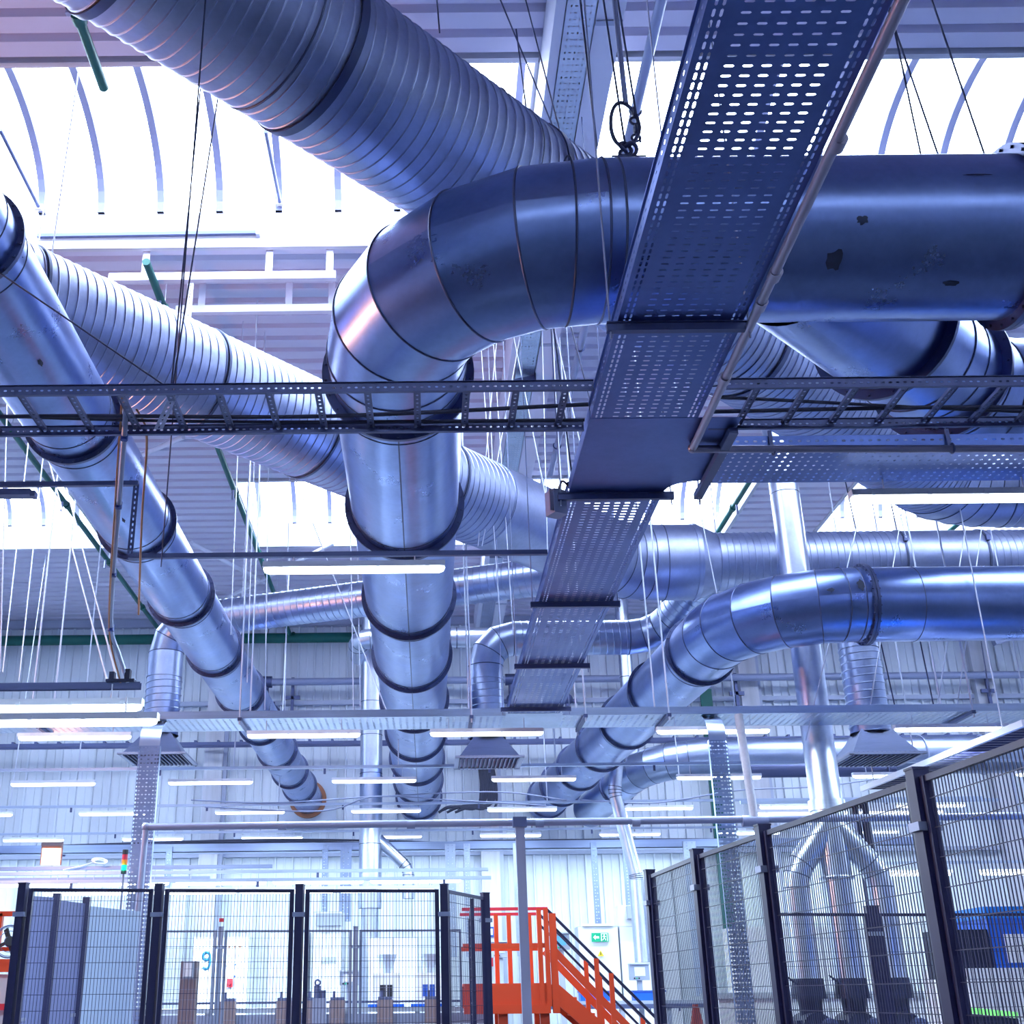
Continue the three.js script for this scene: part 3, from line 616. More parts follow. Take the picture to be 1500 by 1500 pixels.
// strut hangers under the wide tray
for (const [z, w, label] of [[-5.62, 0.8, 'above the near duct stains'], [-8.0, 0.85, 'at the far edge of the solid tee plate'], [-10.6, 0.84, 'third along from the tee plate'], [-12.85, 0.84, 'above the bent diffuser drop'], [-15.0, 0.9, 'beside the cross tray']]) {
  const o = thing('tray_hanger', 'black strut hanger carrying the wide tray, ' + label, 'hanger', [1.41, TY - 0.06, z]);
  part('strut_bar', [bbox(1.41 - w / 2, 1.41 + w / 2, TY - 0.055, TY - 0.012, z - 0.02, z + 0.02), bbox(1.41 - w / 2, 1.41 + w / 2, TY - 0.012, TY - 0.004, z - 0.03, z + 0.03)], M.darkSteel, o);
  for (const s of [-1, 1]) { const x = 1.41 + s * (w / 2 - 0.02); part('rod', cyl([x, TY - 0.1, z], [x, z > -7 ? H : z > -9 || z < -14 ? 7.3 : H, z], 0.006, 0.006, 6), M.greyPipe, o); }
}
{
  const o = thing('junction_box', 'small grey junction box on the edge of the wide tray', 'box', [0.97, TY - 0.14, -8.05]);
  part('enclosure', box(0.11, 0.19, 0.12, 0.98, TY - 0.04, -8.1, 0.5), M.greyPipe, o); part('lid', box(0.095, 0.165, 0.012, 0.965, TY - 0.04, -8.04, 0.5), M.conduit, o);
  part('lead', poly([[1.0, TY + 0.06, -8.1], [1.03, TY + 0.12, -8.05], [1.08, TY + 0.06, -8.03]], 0.01, 8), M.cable, o);
  const k = thing('tee_support_bar', 'black slotted strut under the junction of wide tray and side tray', 'strut', [1.95, TY - 0.05, -7.4]);
  part('strut_bar', bbox(1.98, 2.04, TY - 0.06, TY - 0.015, -8.0, -6.9), M.darkSteel, k); part('rod', cyl([2.01, TY - 0.12, -7.95], [2.01, 10.66, -7.95], 0.007, 0.007, 6), M.wire, k);
}
// cross tray in the middle distance
{
  const z0 = -16.3, o = thing('cross_cable_tray', 'long pale perforated cable tray crossing the hall above the first lamp row', 'cable tray', [0, TY, -15.9]);
  const secs = [[-8.5, -5.2], [-5.2, -2.1], [-2.1, 0.15], [0.15, 1.05], [1.8, 4.9], [4.9, 8.0], [8.0, 11.0]], cols = [[0.04, '-'], ...Array(9).fill([0.08, 'x']), [0.04, '-']];
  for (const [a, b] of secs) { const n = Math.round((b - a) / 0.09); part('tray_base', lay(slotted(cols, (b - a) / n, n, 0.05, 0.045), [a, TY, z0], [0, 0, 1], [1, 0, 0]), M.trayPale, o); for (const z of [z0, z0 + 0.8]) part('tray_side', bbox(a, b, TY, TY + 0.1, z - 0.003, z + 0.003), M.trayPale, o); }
  part('junction_plate', bbox(1.05, 1.8, TY - 0.003, TY, z0, z0 + 0.95), M.trayPale, o);
  for (const z of [z0]) part('tray_side', bbox(1.05, 1.8, TY, TY + 0.1, z - 0.003, z + 0.003), M.trayPale, o);
}
for (const [x, at] of [[-5.2, 'over the unlit pale lamps'], [-2.45, 'near the perforated drop tray'], [0.6, 'near the big elbow duct'], [2.1, 'at the wide tray junction'], [3.2, 'just before the right drop tray'], [7.2, 'past the brownish diffuser hood']]) {
  const o = thing('cross_tray_hanger', 'strut hanger with white rods on the cross tray, ' + at, 'hanger', [x, TY - 0.05, -15.9], 'cross tray hangers');
  part('strut_bar', bbox(x - 0.025, x + 0.025, TY - 0.05, TY - 0.006, -16.36, -15.4), M.darkSteel, o);
  part('rod', cyl([x, TY - 0.1, -16.34], [x - 0.05, H, -16.34], 0.013, 0.013, 6), M.wire, o); part('rod', cyl([x, TY - 0.1, -15.42], [x - 0.05, H, -15.42], 0.013, 0.013, 6), M.wire, o);
}
// vertical drops of perforated tray
for (const [x, w, z, label] of [[-3.59, 0.27, -15.35, 'tall perforated tray dropping from the cross tray beside the signal tower'], [3.78, 0.23, -15.35, 'tall perforated tray dropping from the cross tray beside the white riser pipe']]) {
  const o = thing('drop_tray', label, 'cable tray', [x, 0, z]), c = w / 6, n = 92;
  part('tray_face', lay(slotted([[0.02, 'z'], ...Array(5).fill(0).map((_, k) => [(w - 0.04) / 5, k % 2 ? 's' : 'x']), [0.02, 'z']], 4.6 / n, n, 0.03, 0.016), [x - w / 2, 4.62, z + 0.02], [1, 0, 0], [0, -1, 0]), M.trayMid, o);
  for (const s of [-1, 1]) part('tray_side', bbox(x + s * w / 2 - 0.002, x + s * w / 2 + 0.002, 0, 4.62, z - 0.06, z + 0.02), M.trayMid, o);
  const rows = []; for (let i = 0; i <= 10; i++) { const t = i / 10 * Math.PI / 2; rows.push([[x - w / 2, 4.62 + Math.sin(t) * 0.38, z + 0.02 - (1 - Math.cos(t)) * 0.38], [x + w / 2, 4.62 + Math.sin(t) * 0.38, z + 0.02 - (1 - Math.cos(t)) * 0.38]]); }
  part('curved_head', gridGeo(rows), M.trayPale, o);
}
// grey pipe across in front of the drops, with down legs
{
  const y = 3.56, z = -15.1, o = thing('cross_pipe', 'grey painted pipe crossing the hall and elbowing down beside the drop tray', 'pipe', [1, y, z]);
  part('tube', cyl([-3.5, y, z], [7.5, y + 0.03, z], 0.045, 0.045, 14), M.greyPipe, o); part('bend', new THREE.SphereGeometry(0.056, 14, 10).translate(-3.5, y, z), M.greyPipe, o); part('down_leg', cyl([-3.5, y, z], [-3.55, 0, z], 0.04, 0.04, 14), M.greyPipe, o);
  part('down_leg', cyl([4.08, y, z], [4.05, TY - 0.08, z - 0.1], 0.055, 0.055, 12), M.white, o); part('tee', cyl([3.92, y, z], [4.24, y, z], 0.07, 0.07, 14), M.greyPipe, o);
  for (const x of [-1.8, -0.2, 1.4, 2.6]) part('coupling', cyl([x - 0.05, y, z], [x + 0.05, y, z], 0.053, 0.053, 14), M.greyPipe, o);
  const p = thing('support_post', 'navy square post standing in front of the orange stairs', 'post', [1.16, 0, z + 0.06]);
  part('post', bbox(1.09, 1.2, 0, y, z + 0.06, z + 0.15), M.greyPost, p); part('saddle', bbox(1.06, 1.23, y - 0.06, y + 0.06, z + 0.05, z + 0.16), M.darkSteel, p);
}
// far trunking with drops at the back
{
  const z = -29.6, y = 4.95, o = thing('far_trunking', 'grey cable trunking crossing in front of the end wall below the lamps', 'trunking', [0, y - 0.2, z]);
  part('trough', [bbox(-12, 12, y - 0.14, y - 0.12, z - 0.2, z + 0.2), bbox(-12, 12, y - 0.14, y + 0.06, z + 0.19, z + 0.2), bbox(-12, 12, y - 0.14, y + 0.06, z - 0.2, z - 0.19)], M.trayMid, o);
  part('cables', [0, 1, 2, 3].map((k) => poly([[-12, y - 0.05, z + 0.1], [-7 + k, y + 0.1 + 0.02 * k, z + 0.05], [-1 + k, y - 0.02, z + 0.1], [4 - k, y + 0.09, z], [12, y, z]], 0.025, 6)), M.cable, o);
  for (const [x, w, low, dark] of [[-2.45, 0.13, 3.2, 0], [-2.2, 0, 0, 0], [-1.95, 0.26, 3.2, 0], [0.55, 0.24, 2.4, 1], [0.95, 0.14, 2.4, 1], [2.2, 0.28, 2.4, 1], [4.0, 0.14, 2.4, 0], [4.8, 0.22, 2.4, 0], [6.3, 0.3, 1.5, 1], [-6.2, 0.14, 3.0, 0]]) if (w) {
    const d = thing('wall_drop_tray', 'narrow perforated drop tray hanging from the far trunking', 'cable tray', [x, low, z], 'drop trays below the far trunking');
    const n = Math.round((y - low) / 0.07); part('tray_face', lay(slotted([[0.02, '-'], [(w - 0.04) / 2, 'x'], [(w - 0.04) / 2, 's'], [0.02, '-']], (y - low) / n, n, 0.035, 0.022), [x - w / 2, y, z + 0.24], [1, 0, 0], [0, -1, 0]), dark ? M.trayPale : M.trayMid, d);
    for (const s of [-1, 1]) part('tray_side', bbox(x + s * w / 2 - 0.003, x + s * w / 2 + 0.003, low, y, z + 0.18, z + 0.25), dark ? M.whiteSteel : M.trayMid, d);
  }
}
// services on the end wall
{
  const y = 7.75, z = -31.4, o = thing('wall_cable_ladder', 'black cable ladder fixed along the end wall above the lamps', 'cable ladder', [0, y, z]);
  for (const dz of [0, 0.35]) part('side_rail', bbox(XL, XR, y - 0.04, y + 0.04, z + dz, z + dz + 0.03), M.darkSteel, o);
  for (let x = XL + 0.3; x < XR; x += 0.6) part('rung', bbox(x, x + 0.06, y + 0.04, y + 0.09, z, z + 0.38), M.darkSteel, o);
  const p = thing('wall_pipe', 'grey pipe running along the end wall near the eaves, with valves', 'pipe', [0, 9.45, -31.4]);
  part('tube', cyl([-4.9, 9.45, -31.3], [XR, 9.45, -31.3], 0.1, 0.1, 14), M.greyPipe, p);
  for (const x of [-4.3, 2.3, 3.8]) { part('valve', [cyl([x - 0.15, 9.45, -31.3], [x + 0.15, 9.45, -31.3], 0.16, 0.16, 14), cyl([x, 9.45, -31.3], [x, 8.7, -31.3], 0.07, 0.07, 12), new THREE.SphereGeometry(0.15, 14, 10).translate(x, 8.9, -31.3), cyl([x - 0.25, 8.85, -31.3], [x + 0.25, 8.85, -31.3], 0.06, 0.06, 10)], M.darkSteel, p); }
  for (const x of [-3.6, 8.4, 15.2]) part('bracket', [bbox(x - 0.04, x + 0.04, 8.6, 9.6, -31.5, -31.42), bbox(x - 0.2, x + 0.2, 9.0, 9.1, -31.5, -31.42)], M.darkSteel, p);
  const gb = thing('cable_bundle', 'bundle of black cables hanging down the end wall below a diffuser', 'cables', [1.45, 5.9, -30.9]);
  for (let k = 0; k < 9; k++) part('cable', poly([[1.35 + k * 0.05, 8.3, -31.0], [1.36 + k * 0.045, 7.2, -30.95 + 0.02 * (k % 3)], [1.4 + k * 0.05, 6.5, -30.9], [1.25 + k * 0.06, 6.0 + 0.04 * (k % 4), -30.9], [0.6 + 0.09 * k, 6.05, -30.9], [0.3 + 0.07 * k, 5.9 + 0.05 * (k % 3), -30.9]], 0.032, 6), M.cable, gb);
  const gs = thing('green_strip', 'narrow green vertical strip on the end wall behind the right drop tray', 'strip', [7.6, 0, -31]);
  part('strip', bbox(7.45, 7.75, 0, 9.2, -31.68, -31.55), M.green, gs);
}
// ---------------------------------------------------------------- lamps
function makeLamp(label, group, hang, len = 1.5) {
  const o = thing('batten_lamp', label, 'lamp', [0, 0, 0], group);
  const s = new THREE.Shape(); s.moveTo(-0.055, 0); s.lineTo(0.055, 0); s.lineTo(0.045, 0.05); s.lineTo(-0.045, 0.05); s.lineTo(-0.055, 0);
  part('housing', new THREE.ExtrudeGeometry(s, { depth: len, bevelEnabled: false }).translate(0, 0, -len / 2).rotateY(Math.PI / 2), M.lampBody, o);
  const d = new THREE.CapsuleGeometry(0.05, len - 0.1, 2, 10).rotateZ(Math.PI / 2).scale(1, 0.9, 1); d.translate(0, -0.004, 0);
  part('diffuser', d, M.lampGlow, o);
  for (const x of [-0.6, -0.2, 0.2, 0.6]) part('clip', box(0.03, 0.03, 0.122, x * len / 1.5, 0.012, 0), M.lampBody, o);
  for (const x of [-0.5, 0.5]) part('hanging_wire', cyl([x, 0.05, 0], [x, 0.05 + hang, 0], 0.006, 0.006, 6), M.wire, o);
  const l = new THREE.RectAreaLight(LAMP_COLOR, LAMP, len, 0.1); l.position.set(0, -0.06, 0); l.rotation.x = -Math.PI / 2; l.castShadow = true; l.name = 'tube_light'; o.add(l);
  return o;
}
const lampRow = (label, group, places, hang = 0.12) => {
  let first = null;
  for (const [x, y, z, turn] of places) {
    let o; if (!first) o = first = makeLamp(label, group, hang); else { o = first.clone(); o.name = numbered('batten_lamp'); scene.add(o); o.userData = { ...first.userData }; }
    o.position.set(x, y, z); o.rotation.y = turn ?? 0;
  }
};
const xs = (n0, n1, off = 0) => { const a = []; for (let k = n0; k <= n1; k++) a.push(-0.9 + 2.93 * k + off); return a; };
lampRow('white batten lamp in the row under the cross tray', 'lamps under the cross tray', [[-4.65, 4.8, -15.6], [-1.62, 4.8, -15.6], [0.8, 4.8, -15.6], [3.8, 4.8, -15.6], [6.95, 4.8, -15.6], [10, 4.8, -15.6], [-7.6, 4.8, -15.6]], 0.14);
lampRow('white batten lamp in the second suspended row past the cross tray', 'second row of lamps', [-6.62, -3.83, -0.93, 1.9, 5.18, 8.3, 11.2, -9.6].map((x) => [x, 5.12, -21.2]), 0.165);
lampRow('white batten lamp in the third suspended row', 'third row of lamps', xs(-3, 4, 0.02).map((x) => [x, 5.27, -26.0]), 0.075);
lampRow('white batten lamp in the suspended row nearest the end wall', 'last row of lamps', xs(-4, 4, 0.02).map((x) => [x, 5.2, -29.9]), 0.065);
lampRow('batten lamp hung from the thin channel in front of the big elbow duct', 'lamp before the big duct', [[-0.58, 4.86, -9.2]], 0.08);
lampRow('batten lamp hung under the side tray with its cable', 'lamp under the side tray', [[3.8, 4.86, -7.8]], 0.1);
lampRow('batten lamp of the pair hung low on a perforated channel near the hanging cable', 'pair of low lamps', [[-2.653, 3.684, -9], [-2.48, 3.528, -8.8]].map((p) => [p[0] - 0.28, p[1], p[2]]));
lampRow('low batten lamp over the production line behind the mesh fence', 'lamps over the production line', [[-6.6, 3.34, -20.3], [-5.0, 3.34, -20.3], [-3.4, 3.34, -20.3], [-1.8, 3.34, -20.3], [-0.2, 3.34, -20.3], [-5.3, 3.13, -19.4], [-3.75, 3.13, -19.4], [-2.2, 3.13, -19.4], [-0.65, 3.13, -19.4]], 0.085);
lampRow('batten lamp over the machines behind the right mesh fence', 'lamps over the right machines', [[6.2, 4.325, -20], [7.8, 4.325, -20], [8.6, 3.52, -22], [10.6, 3.52, -22]], 0.11);
// thin rails carrying the lamp rows
for (const [y, z, label, xa, xr] of [[5.36, -21.2, 'second', -12, 12], [5.42, -26.0, 'third', -12, 12], [5.34, -29.9, 'last', -12, 12], [3.5, -20.3, 'low production line', -12, 1], [3.29, -19.4, 'nearer low production line', -7, 1], [4.5, -20.0, 'right machine', 5.2, 9.5], [3.7, -22, 'far right machine', 7.6, 11.6]]) {
  const o = thing('lamp_rail', 'thin grey channel carrying the ' + label + ' row of lamps', 'rail', [0, y, z]);
  part('channel', bbox(xa, xr, y - 0.025, y + 0.025, z - 0.03, z + 0.03), M.trayPale, o);
  for (let x = xa + 1.4; x < xr; x += 2.93) part('drop_clip', bbox(x - 0.02, x + 0.02, y - 0.12, y, z - 0.015, z + 0.015), M.darkSteel, o);
}
{
  const z = -9.2, o = thing('lamp_channel', 'dark slotted channel frame hanging in front of the bolted duct and carrying a lamp', 'channel', [-0.7, 4.9, z]);
  part('lower_channel', bbox(-2.45, 1.02, 4.96, 5.0, z - 0.02, z + 0.02), M.darkSteel, o); part('upright', lay(slotted([[0.01, '-'], [0.03, 'z'], [0.01, '-']], 0.05, 13, 0.03, 0.012), [-2.465, 5.64, z], [1, 0, 0], [0, -1, 0]), M.darkSteel, o); part('upper_channel', bbox(-4.2, -2.42, 5.62, 5.66, z - 0.02, z + 0.02), M.darkSteel, o);
  const u = thing('unlit_lamp', 'dark unlit lamp under the channel frame at the roof light', 'lamp', [-3.8, 5.5, z]); part('housing', bbox(-4.6, -3.32, 5.53, 5.585, z - 0.05, z + 0.05), M.darkSteel, u); part('end_cap', bbox(-3.32, -3.28, 5.52, 5.57, z - 0.04, z + 0.04), M.darkSteel, u);
  const p = [-2.218, 3.846, -9], c = thing('lamp_channel', 'dark perforated channel above the pair of low lamps with clamps', 'channel', p);
  part('channel', lay(slotted([[0.015, '-'], [0.025, 'z'], [0.015, '-']], 0.05, 44, 0.02, 0.012), [p[0] - 2.2, p[1] - 0.03, p[2]], [0, 1, 0], [1, 0, 0]), M.darkSteel, c); part('channel_back', bbox(p[0] - 2.2, p[0], p[1] - 0.03, p[1] + 0.025, p[2] - 0.05, p[2] - 0.045), M.darkSteel, c);
  part('clamp', [bbox(p[0] - 0.24, p[0] - 0.2, p[1] + 0.02, p[1] + 0.1, p[2] - 0.03, p[2] + 0.03), bbox(p[0] - 0.12, p[0] - 0.08, p[1] + 0.02, p[1] + 0.12, p[2] - 0.03, p[2] + 0.03), bbox(p[0] - 0.26, p[0] - 0.04, p[1] + 0.02, p[1] + 0.04, p[2] - 0.04, p[2] + 0.04)], M.machineDark, c);
  // hanging cable taped to the ladder
  const q = [[-1.892, 5.153, -6.7], [-1.936, 4.961, -6.9], [-2.125, 4.774, -7.6], [-2.313, 4.517, -8.3], [-2.428, 4.246, -8.8], [-2.385, 4.069, -8.95], [-2.31, 3.863, -9]];
  const k = thing('hanging_cable', 'grey cable taped in blue hanging from the ladder to the low lamps', 'cable', q[6]); part('cable', poly(q, 0.018, 8), M.greyPipe, k); part('cord', poly([add(q[0], [-0.02, 0, 0.02]), add(q[2], [-0.02, 0, 0.02]), add(q[4], [-0.01, 0, 0.02]), add(q[6], [-0.06, 0, 0])], 0.007, 6), M.rope, k);
  for (const i of [1, 2, 3, 4]) part('tape', cyl(add(q[i], [0, 0.025, 0]), add(q[i], [0, -0.025, 0]), 0.024, 0.024, 10), M.blueTape, k);
  solid('orange_rope', 'thin orange rope hanging from the cable ladder to the channel frame', 'rope', poly([[-1.886, 5.184, -6.95], [-1.868, 5.105, -7.2], [-2.058, 4.831, -8], [-2.326, 4.479, -9.2]], 0.008, 6), M.rope);
  const m = thing('ladder_end_strut', 'short slotted strut hanging askew from the cable ladder', 'strut', [-1.615, 4.763, -6.5]); part('strut', lay(slotted([[0.012, '-'], [0.03, 'z'], [0.012, '-']], 0.03, 7, 0.02, 0.012), [-1.573, 4.985, -6.46], [1, 0, 0], v3([-0.28, -0.95, 0.1]).normalize().toArray()), M.greyPipe, m);
}

// ---------------------------------------------------------------- suspension wires
const wires = (label, group, r, m, list) => { for (const [a, b] of list) { const [t, u] = a[1] > b[1] ? [a, b] : [b, a], k = t[1] - u[1] > 0.4 ? Math.min(6, (H - 0.02 - u[1]) / (t[1] - u[1])) : 1; solid('suspension_wire', label, 'wire', cyl(lerp(u, t, k), u, r, r, 6), m, group); } };
wires('thin dark steel wire hanging from the roof to the cable ladder', 'wires to the cable ladder', 0.006, M.darkWire, [
  [[-1.691, 8.045, -7.2], [-1.562, 5.068, -6.5]], [[-1.554, 7.931, -7.2], [-1.554, 5.068, -6.5]], [[-2.606, 5.752, -6.2], [-1.555, 5.082, -6.5]], [[-1.656, 6.301, -7], [-2.174, 4.889, -9.2]]]);
wires('thin dark wire from the roof down to the broad spiral duct', 'wires to the broad spiral duct', 0.007, M.darkWire, [
  [[0.723, 9.762, -8], [1.284, 9.249, -9.1]], [[0.995, 10.167, -8.4], [1.36, 9.251, -9.2]], [[0.152, 9.36, -7.6], [0.17, 9.003, -7.6]], [[3.691, 8.191, -6.5], [3.935, 6.912, -6.7]], [[3.329, 7.843, -6.4], [3.609, 6.951, -6.7]], [[3.275, 7.444, -6.3], [3.486, 6.953, -6.7]]]);
wires('thin pale wire from the roof to the silvery spiral duct', 'wires to the silvery spiral duct', 0.008, M.wire, [
  [[-3.9, H, -10.6], [-3.9, 8.5, -10.5]], [[-4.394, 12.345, -11.5], [-4.245, 9.39, -11]], [[1.0, H, -15.7], [1.0, 8.5, -15.6]], [[2.3, H, -17], [2.3, 8.5, -16.9]], [[5.7, H, -17.9], [5.7, 8.2, -17.45]], [[7.6, H, -17.9], [7.6, 8.2, -17.45]], [[9.6, H, -17.9], [9.6, 8.2, -17.45]]]);
wires('dark wire stretched from the roof behind the near elbow duct', 'wires behind the near elbow duct', 0.009, M.darkWire, [
  [[1.288, 8.937, -7.2], [1.253, 7.168, -6.8]], [[1.555, 9.342, -7.6], [1.539, 7.531, -7.2]], [[1.676, 9.341, -7.6], [1.658, 7.529, -7.2]], [[1.752, 8.759, -12], [1.926, 7.73, -12]], [[1.285, 7.53, -10], [1.385, 5.799, -10]]]);
wires('white rope hanging from the roof past the silvery spiral duct', 'white ropes past the spiral duct', 0.008, M.wire, [
  [[0.861, 10.109, -15], [0.993, 6.104, -15]], [[1.041, 10.163, -15], [1.159, 5.962, -15]], [[1.007, 9.717, -15], [0.726, 7.212, -15]], [[1.541, 8.949, -15], [1.683, 7.903, -15]], [[1.731, 9.708, -15], [1.653, 6.714, -15]], [[1.894, 9.268, -15], [1.874, 7.598, -15]], [[2.064, 9.705, -15], [2.202, 8.729, -15]], [[3.758, 7.983, -15], [3.888, 6.499, -15]], [[1.105, 8.847, -15], [0.781, 7.211, -15]]]);
wires('white rope hanging from the roof in front of the ribbed end wall', 'white ropes before the end wall', 0.009, M.wire, [
  [[-5.511, 8.737, -14], [-5.163, 5.263, -14]], [[-5.18, 8.383, -14], [-4.763, 5.001, -13]], [[-4.962, 8.036, -14], [-4.566, 4.897, -13]], [[-3.824, 6.136, -12], [-3.018, 4.368, -11]], [[-3.713, 6.135, -12], [-2.921, 4.367, -11]], [[-2.767, 8.979, -16], [-2.727, 6.294, -16]], [[-2.672, 9.26, -17], [-2.619, 5.858, -17]], [[-2.557, 8.608, -18], [-2.479, 5.676, -18]], [[-2.44, 7.832, -20], [-2.412, 6.008, -20]], [[-1.17, 7.54, -18], [-1.111, 5.557, -18]], [[-1.119, 7.748, -19], [-1.063, 5.887, -19]], [[-1.299, 7.427, -18], [-0.554, 5.382, -17]], [[5.572, 5.913, -16], [5.132, 4.73, -16]], [[6.361, 6.102, -16], [5.879, 4.961, -15.6]], [[7.294, 6.092, -16], [6.818, 5.089, -15.6]], [[7.551, 6.09, -16], [7.081, 5.086, -15.6]], [[8.207, 6.132, -16], [7.999, 5.309, -15.6]]]);
wires('dark rod hanging from the roof over the brownish diffuser hood', 'dark rods over the brownish hood', 0.012, M.darkWire, [
  [[7.951, 7.227, -20], [8.021, 6.021, -20]], [[8.641, 7.22, -20], [8.682, 6.074, -20]], [[10.739, 9.728, -22], [10.638, 6.706, -22]]]);
wires('thin white rod in front of the second lamp row', 'rods of the lamp rows', 0.012, M.wire, [-9.6, -6.6, -3.83, -0.9, 1.9, 5.2, 8.3].map((x) => [[x + 0.4, 5.36, -21.2], [x + 0.4, H, -21.2]]));
wires('thin white rod down to the third lamp row', 'rods of the third row', 0.012, M.wire, [-9, -6, -3.2, 2.6, 5.5, 8.5].map((x) => [[x, 5.42, -26], [x, H - 0.0, -26.4]]));

for (const [a, b, t] of [[[-5.491, 12.113, -12.4], [-5.427, 12, -13.9], 'beside the kerb vent'], [[-1.985, 11.879, -12.2], [-2.005, 12.041, -13.9], 'below the broad spiral duct']]) { const o = thing('vent_opener', 'thin dark opener rod of the roof light ' + t, 'rod', b); part('rod', cyl(a, b, 0.028, 0.028, 10), M.darkSteel, o); part('foot_bracket', box(0.1, 0.08, 0.06, ...b), M.whiteSteel, o); }
for (const pts of [[[-5.084, 5.526, -25.95], [-3.313, 5.451, -25.95], [-1.107, 5.56, -25.95], [1.474, 5.636, -25.95], [3.013, 5.447, -25.95]], [[-4.78, 5.379, -25.95], [-2.279, 5.268, -25.95], [-1.137, 5.56, -25.95], [0.512, 5.472, -25.95], [2.566, 5.336, -25.95]], [[3.307, 5.445, -25.95], [4.919, 5.371, -25.95], [6.71, 5.614, -25.95], [8.489, 5.684, -25.95], [9.843, 5.846, -25.95]]]) solid('slack_cable', 'slack grey cable strung between the lamp rows', 'cable', poly(pts, 0.016, 6), M.greyPipe, 'slack cables between lamp rows');

// ---------------------------------------------------------------- mesh fences
function wireMesh(p, q, y0, y1, pitch = 0.0225, r = 0.0016) {
  const a = v3([p[0], 0, p[1]]), b = v3([q[0], 0, q[1]]), d = b.clone().sub(a), L = d.length(), u = d.clone().normalize(), n = new THREE.Vector3(u.z, 0, -u.x), pos = [], idx = [];
  const stick = (A, B, s, t) => { const k = pos.length / 3; for (const P of [A, B]) for (const [i, j] of [[-1, -1], [1, -1], [1, 1], [-1, 1]]) { const Q = P.clone().addScaledVector(s, i * r).addScaledVector(t, j * r); pos.push(Q.x, Q.y, Q.z); } for (let i = 0; i < 4; i++) { const e = (i + 1) % 4; idx.push(k + i, k + e, k + 4 + i, k + e, k + 4 + e, k + 4 + i); } };
  const up = new THREE.Vector3(0, 1, 0);
  const N = Math.round(L / pitch); for (let i = 1; i < N; i++) { const c = a.clone().addScaledVector(u, i / N * L); stick(c.clone().setY(y0), c.clone().setY(y1), u, n); }
  for (let y = y1 - 0.08; y > y0; y -= 0.1) stick(a.clone().setY(y).addScaledVector(n, r * 2), b.clone().setY(y).addScaledVector(n, r * 2), up, n);
  const g = triGeo(pos, idx).toNonIndexed(); g.computeVertexNormals(); return g;
}
function fencePanel(p, q, label, group, top = 2.3, m = M.fence, pitch = 0.0225, y0 = 0.12) {
  const d = v3([q[0] - p[0], 0, q[1] - p[1]]), L = d.length(), u = d.normalize(), g = 0.055, a = [p[0] + u.x * g, p[1] + u.z * g], b = [q[0] - u.x * g, q[1] - u.z * g];
  const o = thing('mesh_fence', label, 'fence', [(p[0] + q[0]) / 2, y0, (p[1] + q[1]) / 2], group);
  part('top_rail', bar([a[0], top - 0.01, a[1]], [b[0], top - 0.01, b[1]], 0.02, 0.022), m, o); part('bottom_rail', bar([a[0], y0, a[1]], [b[0], y0, b[1]], 0.02, 0.022), m, o);
  for (const c of [a, b]) part('side_tube', bar([c[0], y0, c[1]], [c[0], top, c[1]], 0.03, 0.03), m, o);
  tag(part('wire_mesh', wireMesh(a, b, y0, top, pitch), m, o), null, null, null, 'stuff');
}
function fencePost(x, z, label, turn = 0, w = 0.055, top = 2.33, m = M.fence, group) {
  const o = thing('fence_post', label, 'fence post', [x, 0, z], group);
  part('post', box(w, top, w, x, top / 2, z, turn), m, o); part('foot_plate', box(0.12, 0.012, 0.12, x, 0.006, z, turn), m, o);
  part('cap', box(w + 0.006, 0.008, w + 0.006, x, top + 0.003, z, turn), m, o);
  part('clip', box(w + 0.03, 0.03, w + 0.014, x, top - 0.2, z, turn), M.fenceClip, o); part('clip', box(w + 0.03, 0.03, w + 0.014, x, 0.5, z, turn), M.fenceClip, o);
}
const FL = [[-2.78, -8.5], [-1.88, -8.67], [-0.91, -8.82], [0.12, -8.93], [0.45, -9.75]];
['at the open end of the guard fence beside the orange frame', 'in front of the tall drop tray', 'midway along the front guard fence', 'at the corner of the guard fence before the orange platform', 'at the end of the short return panel'].forEach((s, i) => fencePost(...FL[i], 'dark square fence post ' + s, i === 4 ? 0.4 : -0.15));
['in front of the grey sliding panels', 'in front of the white cabinet marked 9', 'in front of the white benchtop machines', 'forming the short return beside the orange platform'].forEach((s, i) => fencePanel(FL[i], FL[i + 1], 'dark wire mesh fence ' + s));
fencePanel([0.35, -9.8], [0.42, -12.6], 'dark wire mesh gate panel receding beside the orange platform', null, 2.3, M.fence, 0.04);
const FR = [[1.86, -3.0], [1.76, -4.29], [1.60, -5.8], [1.50, -6.82], [1.44, -8.0]];
['', 'catching an orange glint, in front of the blue machine', 'before the black machine heads', 'in front of the green wall strip', 'at the end of the right guard fence'].forEach((s, i) => { if (i) fencePost(...FR[i], 'dark purple fence post ' + s, 0.1, 0.06); });
['in front of the blue machine', 'in front of the branching white duct legs', 'in front of the green wall strip and drop tray', 'at the end nearest the orange stairs'].forEach((s, i) => fencePanel(FR[i], FR[i + 1], 'dark wire mesh fence ' + s));
